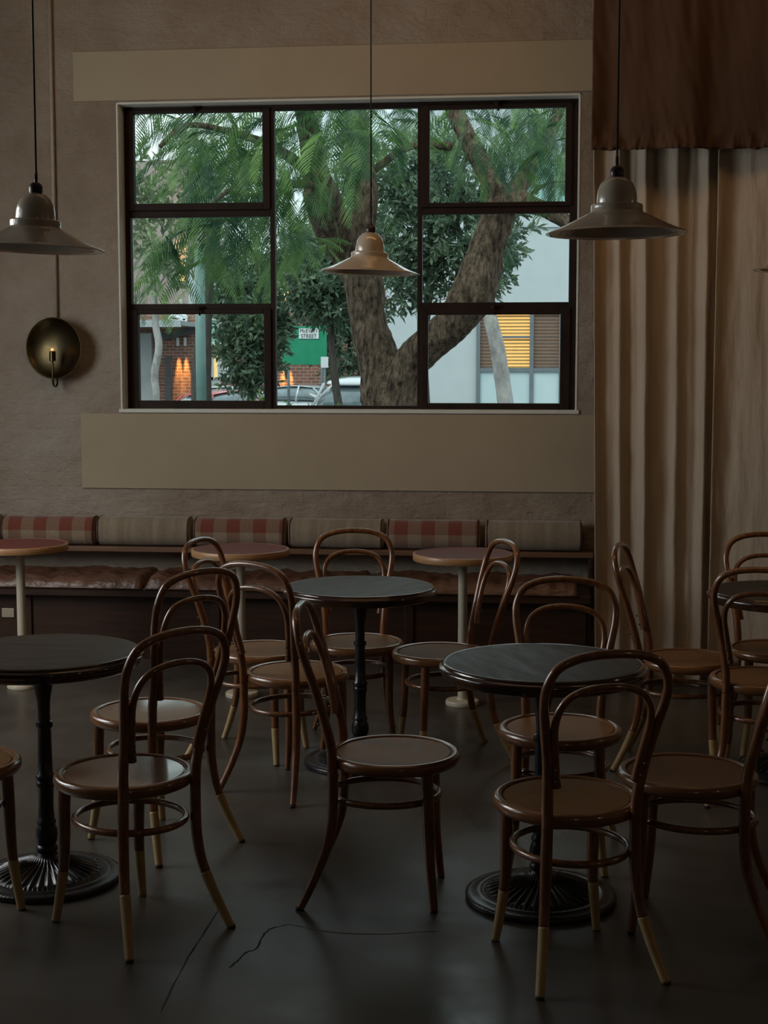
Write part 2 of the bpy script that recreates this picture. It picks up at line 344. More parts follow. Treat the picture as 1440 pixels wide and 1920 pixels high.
def glass():
    m = bpy.data.materials.new('window_glass'); m.use_nodes = True; t = m.node_tree; n = t.nodes; L = t.links
    n.remove(n['Principled BSDF']); o_ = n['Material Output']
    tr = n.new('ShaderNodeBsdfTransparent'); tr.inputs['Color'].default_value = (.93, .97, .95, 1); g = n.new('ShaderNodeBsdfGlossy'); g.inputs['Roughness'].default_value = .02
    f = n.new('ShaderNodeFresnel'); f.inputs['IOR'].default_value = 1.45; mx = n.new('ShaderNodeMixShader')
    q = n.new('ShaderNodeTexNoise'); q.inputs['Scale'].default_value = 1.5; tc = n.new('ShaderNodeTexCoord'); L.new(tc.outputs['Object'], q.inputs['Vector'])
    bn = n.new('ShaderNodeBump'); bn.inputs['Strength'].default_value = .05; L.new(q.outputs['Fac'], bn.inputs['Height']); L.new(bn.outputs[0], g.inputs['Normal'])
    L.new(f.outputs[0], mx.inputs[0]); L.new(tr.outputs[0], mx.inputs[1]); L.new(g.outputs[0], mx.inputs[2]); L.new(mx.outputs[0], o_.inputs['Surface'])
    return m
M['glass'] = glass()

# ------------------------------------------------------------------ the room
WY = 8.60; FY = WY+.13; XL, XR, YB, ZC = -4.3, 5.2, -3.0, 4.5
def struct(ob): ob['kind'] = 'structure'; return ob
fl = struct(MB().box((XL-.2, YB-.2, -.2), (XR+.2, WY+.3, 0)).build('floor', M['floor'], smooth=False))
struct(MB().box((XL-.2, YB-.2, ZC), (XR+.2, WY+.3, ZC+.2)).build('ceiling', M['ceiling'], smooth=False))
wa = onY(222, 480, WY); wb = onY(1086, 480, WY)
wx0, wx1 = wa.x, wb.x; wz1 = onY(660, 183, WY).z; wz0 = onY(660, 775, WY).z
mb = MB()
mb.box((XL-.2, WY, 0), (wx0, WY+.3, ZC)); mb.box((wx1, WY, 0), (XR+.2, WY+.3, ZC))
mb.box((wx0, WY, 0), (wx1, WY+.3, wz0)); mb.box((wx0, WY, wz1), (wx1, WY+.3, ZC))
struct(mb.build('wall_back', M['plaster'], smooth=False))
# painted reveal lining the opening
t_ = .012; mb = MB()
mb.box((wx0, WY-.004, wz0), (wx0+t_, WY+.28, wz1)); mb.box((wx1-t_, WY-.004, wz0), (wx1, WY+.28, wz1))
mb.box((wx0, WY-.004, wz1-t_), (wx1, WY+.28, wz1)); mb.box((wx0-.01, WY-.012, wz0), (wx1+.01, WY+.28, wz0+.022))
struct(mb.build('trim_1', M['reveal'], smooth=False, bevel=.004))
# side walls; the left one has a wide window opening
sy0, sy1, sz0, sz1 = 3.0, 7.0, 1.1, 3.2
mb = MB()
mb.box((XL-.2, YB-.2, 0), (XL, sy0, ZC)); mb.box((XL-.2, sy1, 0), (XL, WY, ZC)); mb.box((XL-.2, sy0, 0), (XL, sy1, sz0)); mb.box((XL-.2, sy0, sz1), (XL, sy1, ZC))
struct(mb.build('wall_left', M['plaster'], smooth=False))
struct(MB().box((XR, YB-.2, 0), (XR+.2, WY, ZC)).build('wall_right', M['plaster'], smooth=False))
struct(MB().box((XL, YB-.2, 0), (XR, YB, ZC)).build('wall_front', M['plaster'], smooth=False))
# smooth rendered lintel and apron panels
p0 = onY(137, 97, WY); p1 = onY(660, 187, WY)
tag(MB().box((p0.x, WY-.012, wz1+.008), (1.2, WY, onY(620, 86, WY).z)).build('trim_2', M['panel'], smooth=False, bevel=.003), kind='structure')
a0 = onY(152, 772, WY)
tag(MB().box((a0.x, WY-.012, onY(620, 919, WY).z), (1.2, WY, wz0-.006)).build('trim_3', M['panel'], smooth=False, bevel=.003), kind='structure')
# steel window
win = thing('window_1', None, None, ((wx0+wx1)/2, FY, wz0)); win['kind'] = 'structure'
wo = Vector(win.location)
def X(px, py=480): return onY(px, py, FY).x-wo.x
def Zl(py, px): return onY(px, py, FY).z-wo.z
fx = [X(237), X(247), X(508), X(516.5), X(783), X(792), X(1067), X(1079)]
fz0, fz1 = wz0+.02-wo.z, wz1-.010-wo.z
T1a, T1b = Zl(405, 373)*.5+Zl(403, 930)*.5, Zl(393, 373)*.5+Zl(391, 930)*.5
T2a, T2b = Zl(580, 373)*.5+Zl(580, 930)*.5, Zl(569, 373)*.5+Zl(568, 930)*.5
bi, bo = -.02, .035
mb = MB()
mb.box((wx0+t_-wo.x, bi, fz0), (fx[1], bo, fz1)); mb.box((fx[6], bi, fz0), (wx1-t_-wo.x, bo, fz1))
mb.box((fx[2], bi, fz0), (fx[3], bo, fz1)); mb.box((fx[4], bi, fz0), (fx[5], bo, fz1))
mb.box((fx[1], bi+.001, fz1-.032), (fx[6], bo-.001, fz1)); mb.box((fx[1], bi+.001, fz0), (fx[6], bo-.001, fz0+.022))
for l, r in ((1, 2), (5, 6)):
    mb.box((fx[l], bi+.001, T1a), (fx[r], bo-.001, T1b)); mb.box((fx[l], bi+.001, T2a), (fx[r], bo-.001, T2b))
mb.build('window_frame', M['frame'], win, smooth=False, bevel=.003)
def pane(x0, x1, z0, z1, par):
    MB().box((x0-.004, .005, z0-.004), (x1+.004, .009, z1+.004)).build('pane', M['glass'], par, smooth=False)
def sash(x0, x1, z0, z1, g):      # g = glass rect
    m = MB(); y0, y1 = -.035, .02; gx0, gx1, gz0, gz1 = g
    m.box((x0, y0, z0), (gx0, y1, z1)); m.box((gx1, y0, z0), (x1, y1, z1)); m.box((gx0, y0, gz1), (gx1, y1, z1)); m.box((gx0, y0, z0), (gx1, y1, gz0))
    s_ = m.build('sash', M['frame'], win, smooth=False, bevel=.004); pane(gx0, gx1, gz0, gz1, s_); return s_
def latch(px, z, s_):
    x = X(px); m = MB(); m.box((x-.022, -.045, z-.006), (x+.022, -.033, z+.016)); m.tube([(x, -.045, z+.006), (x, -.062, z), (x, -.058, z-.022), (x+.004, -.05, z-.036)], [.006, .007, .006, .007], 8)
    m.build('latch', M['frame'], s_)
sash(fx[1]-.01, fx[2]+.004, T1b, fz1-.02, (X(253, 300), X(494, 300), Zl(382, 373), Zl(212, 373)))
latch(372, Zl(207, 373), win)
sash(fx[1]-.01, fx[2]+.004, fz0, T2a+.004, (X(262, 670), X(497, 670), Zl(751, 373), Zl(589, 373)))
latch(376, Zl(580, 373), win)
sash(fx[5]-.004, fx[6]+.01, T1b, fz1-.02, (X(806, 300), X(1060, 300), Zl(380, 930), Zl(204, 930)))
latch(932, Zl(198, 930), win)
sash(fx[5]-.004, fx[6]+.01, fz0, T2a+.004, (X(803, 670), X(1050, 670), Zl(756, 930), Zl(590, 930)))
latch(927, Zl(578, 930), win)
pane(fx[1], fx[2], T2b, T1a, win); pane(fx[5], fx[6], T2b, T1a, win); pane(fx[3], fx[4], fz0+.022, fz1-.032, win)

# floor marks
def ribbon(pts, wd, m, name):
    P = [r_ for r_ in cr([(*(lambda q: (q.x, q.y))(floor_at(*p)),) for p in pts], 5)]
    V = []; F = []
    for i, p in enumerate(P):
        t = P[min(i+1, len(P)-1)]-P[max(i-1, 0)]; t = t/np.linalg.norm(t); n_ = np.array([-t[1], t[0]]); ww = wd*(.4+1.2*random.random())*(0.25 if i in (0, len(P)-1) else 1)
        j = (random.random()-.5)*wd*2
        V += [(p[0]+n_[0]*(ww+j), p[1]+n_[1]*(ww+j), .0006), (p[0]-n_[0]*(ww-j), p[1]-n_[1]*(ww-j), .0006)]
    F = [(2*i, 2*i+1, 2*i+3, 2*i+2) for i in range(len(P)-1)]
    return mesh(name, V, F, m, fl, smooth=False)
def floor_at(px, py):
    r = ray(px, py); t = -EYE/r.z; return Vector((r.x*t, r.y*t, 0))
random.seed(3)
ribbon([(545, 1733), (512, 1740), (497, 1750), (480, 1778), (462, 1786), (446, 1800), (430, 1815)], .0022, M['crack'], 'floor_crack')
ribbon([(545, 1733), (600, 1745), (700, 1752), (830, 1745)], .0014, M['crack'], 'floor_crack')
ribbon([(420, 1690), (385, 1745), (345, 1810), (300, 1900)], .0020, M['crack'], 'floor_joint')
for q in range(7):
    a = 488+q*8; ribbon([(a, 1578+random.random()*8), (a+10, 1574+random.random()*10), (a+18, 1580+random.random()*8)], .003, M['scuff'], 'floor_scuff')

# ------------------------------------------------------------------ banquette
bx0, bx1 = -4.2, onY(1108, 1100, 8.1).x
bench = thing('banquette_bench', 'long dark stained wooden bench built along the wall below the window', 'bench', (-1.6, 8.3, 0))
def lb(a, b_, nm, m_, par=bench, bev=.004):
    o_ = Vector(par.location); return MB().box(Vector(a)-o_, Vector(b_)-o_).build(nm, m_, par, smooth=False, bevel=bev)
lb((bx0, 8.10, .365), (bx1, WY, .412), 'seat_board', M['bench'])
lb((bx0, 8.17, .0), (bx1-.02, 8.20, .365), 'front_panel', M['bench'])
lb((bx1-.03, 8.18, .0), (bx1-.001, WY, .365), 'end_panel', M['bench'])
for sx in (-3.0, -1.9, -.8):
    lb((sx, 8.155, .01), (sx+.05, 8.17, .36), 'stile', M['bench'])
g0 = onY(3, 1140, 8.165); g1 = onY(27, 1158, 8.165)
lb((g0.x, 8.162, g1.z), (g1.x, 8.17, g0.z), 'vent_plate', M['conduit'])
ldx = onY(1113, 1040, 8.42).x
ledge = tag(MB().box((0, 0, 0), (ldx-bx0, .18, .030)).build('back_ledge', M['ledge'], smooth=False, loc=(bx0, 8.42, .580), bevel=.004),
            'narrow brown wooden ledge on the wall carrying the bolster cushions', 'shelf')
bre = lb((ldx-.028, 8.40, .415), (ldx-.003, WY, .578), 'end_post', M['bench'])

def bolster(px0, px1, kind, label, group):
    Yc = 8.505; a = onY(px0+3, 1000, 8.45).x; b_ = onY(px1-3, 1000, 8.45).x; Lh = b_-a
    random.seed(int(px0)+7); V = []; F = []; NX, NA = 26, 28
    prof = []
    for k in range(NA):
        t = 2*math.pi*k/NA; c_, s_ = math.cos(t), math.sin(t)
        e = 2/2.5; prof.append((math.copysign(abs(c_)**e, c_)*.084, math.copysign(abs(s_)**e, s_)*.084))
    xs = [0]+[.012*(1-math.cos(math.pi/2*i/3)) for i in range(1, 4)]+list(np.linspace(.03, Lh-.03, NX))+[Lh-.012*(1-math.cos(math.pi/2*i/3)) for i in (3, 2, 1)]+[Lh]
    sc = [0.80]+[.80+.20*math.sin(math.pi/2*i/3) for i in range(1, 4)]+[1]*NX+[.80+.20*math.sin(math.pi/2*i/3) for i in (3, 2, 1)]+[.80]
    for x_, s_ in zip(xs, sc):
        for (yy, zz) in prof:
            d = 1+.035*noise.noise(Vector((x_*7+px0, yy*18, zz*18)))
            V.append((x_, yy*s_*d, .085+zz*s_*d))
    for i in range(len(xs)-1):
        for k in range(NA):
            l = (k+1) % NA; F.append((i*NA+k, (i+1)*NA+k, (i+1)*NA+l, i*NA+l))
    F.append(tuple(range(NA))); F.append(tuple(reversed(range((len(xs)-1)*NA, len(xs)*NA))))
    t = thing('bolster_cushion', label, 'cushion', (a, Yc, .612), 0, group)
    mesh('cover', V, F, M[kind], t)
    for x_ in (.010, Lh-.010):
        MB().tube([(x_, y_*.985, .085+z_*.985) for y_, z_ in prof], .0042, 8, closed=True).build('piping', M['pipe'], t)
G = 'bolster cushions along the wall ledge'
bolster(-170, 0, 'plain', 'beige bolster cushion cut off by the left edge of the photo', G)
bolster(1, 181, 'check', 'red checked bolster cushion on the ledge, leftmost of the three checked ones', G)
bolster(179, 359, 'plain', 'plain beige bolster cushion between the first and second red checked ones', G)
bolster(360, 537, 'check', 'red checked bolster cushion behind the middle red round table, second checked one', G)
bolster(538, 721, 'plain', 'plain beige bolster cushion behind the chair that faces us at the middle dark table', G)
bolster(722, 902, 'check', 'red checked bolster cushion, rightmost of the three checked ones, left of the last plain one', G)
bolster(907, 1095, 'plain', 'plain beige bolster cushion at the right end of the ledge beside the linen curtain', G)

def seat_cushion(x0, x1, label, seed):
    random.seed(seed); NX, NY = 70, 18; L_ = x1-x0; Y0, Y1 = 8.085, 8.575; V = []; F = []
    def top(u, v):
        ed = min(u, 1-u)*L_; ev = min(v*.49, (1-v)*.49)
        h = .062*min(1, (1-(1-min(1, ed/.05))**2)**.5)*min(1, (1-(1-min(1, ev/.045))**2)**.5)
        w_ = noise.noise(Vector((u*L_*9+seed, v*1.8+u*5, 3)))*.018+noise.noise(Vector((u*L_*20+seed, v*3+u*9, 7)))*.014*(1.6-v)
        gather = max(0, 1-ed/.22)*noise.noise(Vector((v*16, u*L_*4, seed)))*.03
        return max(.004, h+(w_+gather)*(h/.06))
    for j in range(NY+1):
        for i in range(NX+1):
            u, v = i/NX, j/NY; V.append((u*L_, v*(Y1-Y0), top(u, v)))
    n0 = len(V)
    for j in range(NY+1):
        for i in range(NX+1):
            u, v = i/NX, j/NY; V.append((u*L_, v*(Y1-Y0), 0))
    w1 = NX+1
    for j in range(NY):
        for i in range(NX):
            q = j*w1+i; F.append((q, q+1, q+1+w1, q+w1)); F.append((n0+q, n0+q+w1, n0+q+1+w1, n0+q+1))
    for i in range(NX):
        F.append((i+1, i, n0+i, n0+i+1)); q = NY*w1+i; F.append((q, q+1, n0+q+1, n0+q))
    for j in range(NY):
        q = j*w1; F.append((q, q+w1, n0+q+w1, n0+q)); q = j*w1+NX; F.append((q+w1, q, n0+q, n0+q+w1))
    ob = mesh('seat_cushion', V, F, M['leather'], loc=(x0, Y0, .412))
    tag(ob, label, 'cushion', 'leather cushions on the bench')
gx = onY(287, 1085, 8.3).x
mxx = onY(690, 1085, 8.3).x
seat_cushion(-3.9, gx-.01, 'wrinkled brown leather seat cushion on the bench, left of the gap', 3)
seat_cushion(gx+.005, mxx, 'wrinkled brown leather seat cushion on the middle of the bench behind the chairs', 11)
seat_cushion(mxx+.012, onY(1085, 1085, 8.3).x, 'wrinkled brown leather seat cushion at the right end of the bench', 23)

# ------------------------------------------------------------------ curtains
def curtain(name, xa, xb, z0, z1, Yc, amp, folds, m, label, seed, group=None, hem=None, cat='curtain', lean=0, n_x=240, n_z=60):
    random.seed(seed); V = []; F = []
    ph = [random.random()*6.28 for _ in range(6)]
    for j in range(n_z+1):
        v = j/n_z; z = z0+(z1-z0)*v
        for i in range(n_x+1):
            u = i/n_x; x = xa+(xb-xa)*u+lean*(1-v)*(1-u)
            wv = u*folds*6.283+.5*math.sin(u*9+ph[0])+.25*math.sin(v*2.2+ph[1])
            y = amp*(.62*math.sin(wv)+.28*math.sin(wv*.53+ph[2])+.22*math.sin(wv*2.1+ph[3]+v*.8))
            y += .012*noise.noise(Vector((x*14, z*2.5, seed)))+.006*noise.noise(Vector((x*30+z*6, z*5, seed)))
            zz = z
            if hem:
                k = max(0, 1-(z-z0)/.12)
                y += k*(.045*noise.noise(Vector((x*17, z*6, seed+5)))+.020*noise.noise(Vector((x*70, z*30, 1))))-k*k*(.02)
                zz += k*(.012*noise.noise(Vector((x*20, 1, seed))))
            V.append((x-xa, y, zz-z0))
    w1 = n_x+1
    for j in range(n_z):
        for i in range(n_x):
            q = j*w1+i; F.append((q, q+1, q+1+w1, q+w1))
    ob = mesh(name, V, F, m, loc=(xa, Yc, z0))
    so = ob.modifiers.new('thick', 'SOLIDIFY'); so.thickness = .004
    return tag(ob, label, cat, group)
CY = 7.72
cx0 = onY(1101, 480, CY).x; cm = onY(1343, 700, CY).x
curtain('linen_curtain', cx0, cm, .015, ZC-.06, CY, .036, 4.2, M['linen'], 'floor length cream linen curtain hanging just right of the window', 5, 'cream linen curtains', lean=.07)
curtain('linen_curtain', cm-.02, 3.4, .015, ZC-.06, CY-.10, .045, 7, M['linen'], 'second cream linen curtain hanging in front at the right edge of the photo', 9, 'cream linen curtains')
vz = onY(1270, 283, CY-.18).z
curtain('curtain_valance', onY(1110, 200, CY-.2).x, 3.5, vz, ZC-.02, CY-.24, .036, 6, M['linen_pink'], 'reddish brown upper curtain with a gathered hem hanging over the cream linen', 14, hem=True, n_x=420, n_z=90)
tag(MB().tube([(cx0-.05, CY, ZC-.03), (3.6, CY, ZC-.03)], .014, 12).build('curtain_rail', M['dark_metal']), 'dark rail under the ceiling holding the curtains at the right', 'rail')

# ------------------------------------------------------------------ wall lamp and conduit
cdx = onY(105, 500, WY).x
tag(MB().tube([(0, 0, 0), (0, 0, ZC-1.93-.0)], .0115, 14).build('wall_conduit', M['conduit'], loc=(cdx, WY-.013, 1.92)), 'thin painted vertical pipe running up the wall above the brass lamp', 'pipe')
sc_ = onY(101, 653, WY-.10)
sl = thing('wall_sconce', 'round dark brass dish lamp on the plaster wall at the left', 'wall lamp', (sc_.x, WY, sc_.z))
rot = Matrix.Rotation(R(90), 3, 'X'); tilt = Matrix.Rotation(R(-10), 3, 'Z') @ rot
prof = [(.001, -.030), (.04, -.028), (.09, -.018), (.135, -.004), (.165, .012), (.178, .024), (.181, .024), (.168, .008), (.138, -.009), (.09, -.023), (.04, -.033), (.001, -.035)]
MB().lathe(prof, 64, (0, -.075, 0), tilt).build('dish', M['brass'], sl)
MB().lathe([(.06, 0), (.06, .012), (.012, .016), (.010, .045)], 32, (0, 0, 0), rot).build('wall_plate', M['brass'], sl, angle=40)
MB().tube(cr([(0, -.035, -.02), (0, -.05, -.19), (0, -.075, -.222), (0, -.115, -.215), (0, -.128, -.18), (0, -.128, -.07)], 6), .006, 10).build('arm', M['brass'], sl)
MB().lathe([(.012, -.078), (.019, -.074), (.019, -.020), (.016, -.017), (.013, -.016)], 24, (0, -.128, 0)).build('socket', M['brass'], sl, angle=40)
MB().sphere((0, -.128, -.010), .0095, sq=(1, 1, 1.2)).build('orange_glint', M['orange_glint'], sl)  # orange glint on the lamp, put in as a glowing bead

# ------------------------------------------------------------------ pendant lamps
def pendant_proto():
    t = thing('pendant_lamp', '', 'pendant lamp', (0, 0, 0), 0, 'cream enamel pendant lamps')
    out = [(.058, .150), (.030, .163), (.0, .166)]
    prof = [(.0, .166), (.018, .165), (.034, .158), (.047, .145), (.055, .128), (.059, .108), (.060, .090), (.060, .086), (.070, .085), (.0765, .081), (.0775, .074), (.077, .064), (.079, .060),
            (.095, .052), (.125, .037), (.160, .020), (.190, .008), (.208, .001), (.211, -.0015), (.208, -.003), (.188, .004), (.158, .016), (.122, .033), (.090, .048), (.074, .056), (.072, .075), (.056, .082), (.054, .110), (.044, .140), (.0, .160)]
    MB().lathe(prof, 72).build('shade', M['enamel'], t, angle=50)
    MB().lathe([(.0, .196), (.010, .196), (.017, .190), (.021, .180), (.0205, .168), (.017, .160)], 24).build('cap', M['cap'], t)
    MB().lathe([(.0, .225), (.0045, .224), (.0055, .198), (.006, .19)], 12).build('cord_grip', M['cap'], t)
    return t
def cordto(t, top, tilt):
    # cord rises vertically from the cap to the ceiling
    q = t.matrix_basis @ Vector((0, 0, .222)) if False else Vector(t.location)+Matrix.Rotation(tilt, 3, 'Y') @ Vector((0, 0, .22))
    inv = (Matrix.Translation(t.location) @ t.rotation_euler.to_matrix().to_4x4()).inverted()
    MB().tube([inv @ q, inv @ Vector((q.x, q.y, top))], .0032, 8).build('cord', M['cord'], t)
    MB().lathe([(.045, 0), (.045, -.02), (.012, -.03), (.003, -.031)], 24, (0, 0, 0)).build('ceiling_rose', M['cap'], t, angle=40)
    bpy.data.objects[C.objects[-1].name]
pend = pendant_proto(); index_kids()
PL = [(66, 466, 614, 2.0, 'cream enamel pendant lamp at the left edge, in front of the wall pipe'),
      (692, 511, 445, 2.2, 'cream enamel pendant lamp hanging in front of the window, the smallest and farthest'),
      (1156, 437, 622, -.4, 'cream enamel pendant lamp hanging in front of the curtain, right of the window'),
      (1511, 505, 458, 0, 'cream enamel pendant lamp of which only the rim shows at the right edge')]
for i, (px, py, s_, tl, lab) in enumerate(PL):
    t = pend if i == 0 else copy_tree(pend)
    t.location = at(px, py, FPX/s_); t['label'] = lab; t.rotation_euler = (0, R(tl), YAW)
for t in [ob for ob in bpy.data.objects if ob.name.startswith('pendant_lamp')]:
    Mx = Matrix.Translation(t.location) @ t.rotation_euler.to_matrix().to_4x4(); inv = Mx.inverted()
    q = Mx @ Vector((0, 0, .22))
    MB().tube([inv @ q, inv @ Vector((q.x, q.y, ZC-.02))], .0032, 8).build('cord', M['cord'], t)
    m_ = MB().lathe([(.045, 0), (.045, -.02), (.012, -.03), (.003, -.031)], 24); m_.V = [inv @ (v+Vector((q.x, q.y, ZC))) for v in m_.V]
    m_.build('ceiling_rose', M['cap'], t, angle=40)

# ------------------------------------------------------------------ bentwood chairs
SZ = .462
def hoop_outer(dz=0):
    half = [(.128, -.178, .425), (.130, -.182, .50), (.140, -.205, .60), (.158, -.232, .70), (.172, -.256, .775+dz*.6), (.171, -.272, .830+dz*.85), (.148, -.284, .878+dz), (.104, -.291, .902+dz), (.052, -.294, .912+dz)]
    rr = [.0160, .0160, .0150, .0140, .0132, .0128, .0125, .0122, .0120]
    pts = [(-x, y, z, r) for (x, y, z), r in zip(half, rr)]+[(0, -.295, .9145+dz, .0120)]+[(x, y, z, r) for (x, y, z), r in reversed(list(zip(half, rr)))]
    return pts
def hoop_inner(dz=0):
    half = [(.112, -.203, .545), (.118, -.208, .58), (.130, -.226, .66), (.136, -.243, .72+dz*.5), (.128, -.257, .765+dz*.8), (.104, -.266, .797+dz), (.062, -.271, .816+dz)]
    rr = [.0125, .012, .0115, .0108, .0105, .0102, .010]
    return [(-x, y, z, r) for (x, y, z), r in zip(half, rr)]+[(0, -.273, .8225+dz, .010)]+[(x, y, z, r) for (x, y, z), r in reversed(list(zip(half, rr)))]
REAR = [(.128, -.178, .430, .0160), (.129, -.176, .36, .0165), (.131, -.178, .28, .0162), (.138, -.190, .20, .0155), (.153, -.218, .12, .0145), (.170, -.249, .05, .0130), (.183, -.274, 0.0, .0122)]
FRONT = [(.134, .112, .432, .0185), (.135, .116, .34, .0185), (.134, .119, .25, .0175), (.137, .122, .17, .0160), (.145, .128, .10, .0145), (.153, .134, .04, .0130), (.159, .138, 0.0, .0122)]
def split_leg(path, zc):
    P = cr(path, 8); a = [p for p in P if p[2] >= zc]; b_ = [p for p in P if p[2] < zc]
    if a and b_:
        t = (a[-1][2]-zc)/(a[-1][2]-b_[0][2]); m_ = a[-1]*(1-t)+b_[0]*t; a.append(m_); b_.insert(0, m_)
    return a, b_
def chair_proto(dipped, dz=0, sm='seat'):
    t = thing('bentwood_chair', '', 'chair', (0, 0, 0), 0, 'bentwood cafe chairs')
    MB().lathe([(.0, SZ-.010), (.06, SZ-.0095), (.12, SZ-.008), (.165, SZ-.006), (.176, SZ-.0055), (.1775, SZ-.009), (.181, SZ-.009), (.1825, SZ-.004), (.184, SZ-.004), (.184, SZ-.020), (0, SZ-.020)], 64).build('seat', M[sm], t, angle=35)
    MB().lathe([(.183, SZ-.003), (.190, SZ), (.198, SZ-.001), (.2045, SZ-.006), (.2075, SZ-.015), (.207, SZ-.026), (.202, SZ-.035), (.194, SZ-.039), (.183, SZ-.040)], 72, close=True).build('seat_rim', M['rim'], t, angle=60)
    P = cr(hoop_outer(dz), 8); MB().tube([p[:3] for p in P], [p[3] for p in P], 14).build('outer_hoop', M['bent'], t)
    P = cr(hoop_inner(dz), 8); MB().tube([p[:3] for p in P], [p[3] for p in P], 12).build('inner_hoop', M['bent'], t)
    for sx in (-1, 1):
        for z, y in ((.565, -.224), (.60, -.236)):
            MB().sphere((sx*(.121+(z-.56)*.15), y+.002, z), .0045, 8, 6).build('screw', M['screw'], t)
    P = [( .158*math.cos(a), -.030+.172*math.sin(a), .325) for a in [2*math.pi*i/64 for i in range(64)]]
    MB().tube(P, .0105, 12, closed=True).build('stretcher_ring', M['bent'], t)
    for path in (REAR, FRONT):
        for sx in (-1, 1):
            pp = [(sx*x, y, z, r) for x, y, z, r in path]
            zc = .165 if path is REAR else .155
            a, b_ = split_leg(pp, zc if dipped else .006)
            lg = MB().tube([p[:3] for p in a], [p[3] for p in a], 14).build('leg', M['bent'], t)
            if dipped:
                c_, d_ = split_leg([tuple(p) for p in b_], .007) if False else (b_, None)
                e_ = [p.copy() for p in b_]; e_[-1] = e_[-1]+(e_[-2]-e_[-1])*min(1, .007/max(1e-4, e_[-2][2]-e_[-1][2]))
                MB().tube([p[:3] for p in e_], [p[3]*1.02 for p in e_], 14).build('cream_leg_end', M['dip'], lg)
            f = b_[-1]
            MB().tube([(f[0], f[1], 0), (f[0]-sx*.002, f[1], .009)], f[3]*.93, 12).build('foot_pad', M['tip'], lg)
    return t
dip = chair_proto(True); bare = chair_proto(False); tall = chair_proto(True, .060, 'seat_gloss'); glossy = chair_proto(True, 0, 'seat_gloss'); index_kids()
used = set()
def place_chair(proto, cx, cy, deg, label):
    t = proto if proto.name not in used else copy_tree(proto)
    used.add(proto.name); p = W2(cx, cy)
    t.location = (p.x, p.y, 0); t.rotation_euler = (0, 0, R(deg)+YAW-math.pi/2); t['label'] = label
place_chair(glossy, -.774, 4.331, 135, 'bentwood chair in front at the left, its back to us, beside the left dark table')
place_chair(tall, -.822, 5.121, 137, 'tall backed bentwood chair right behind the left front chair, seat shining in window light')
place_chair(dip, -.523, 6.265, -20, 'bentwood chair seen sideways, its hoop in front of the middle red table')
place_chair(bare, -.344, 5.806, 56, 'all brown bentwood chair tucked diagonally at the left side of the middle dark table')
place_chair(bare, .032, 4.564, -6, 'all brown bentwood chair in the centre foreground, seen from the side and facing right')
place_chair(bare, -.119, 6.443, -86, 'bentwood chair behind the middle dark table, facing us')
place_chair(dip, .240, 6.214, 197, 'bentwood chair in front of the right red table, turned to face left')
place_chair(dip, .588, 4.873, -100, 'bentwood chair facing us behind the right dark table, seat partly under it')
place_chair(dip, .512, 4.076, 105.5, 'nearest bentwood chair at the right front with its back to us and cream leg ends')
place_chair(bare, .903, 4.332, 163, 'all brown bentwood chair at the right edge, facing left towards the right dark table')
place_chair(dip, 1.258, 6.071, -19, 'bentwood chair standing before the linen curtain, seen from the side and facing right')
place_chair(dip, 1.473, 5.684, 73, 'bentwood chair with its back to us before the far right dark table')
place_chair(dip, 1.680, 6.286, -93, 'bentwood chair facing us behind the far right dark table, cut off by the edge')
place_chair(dip, -1.318, 4.440, 42, 'bentwood chair at the left edge, only seat rim and front leg showing')

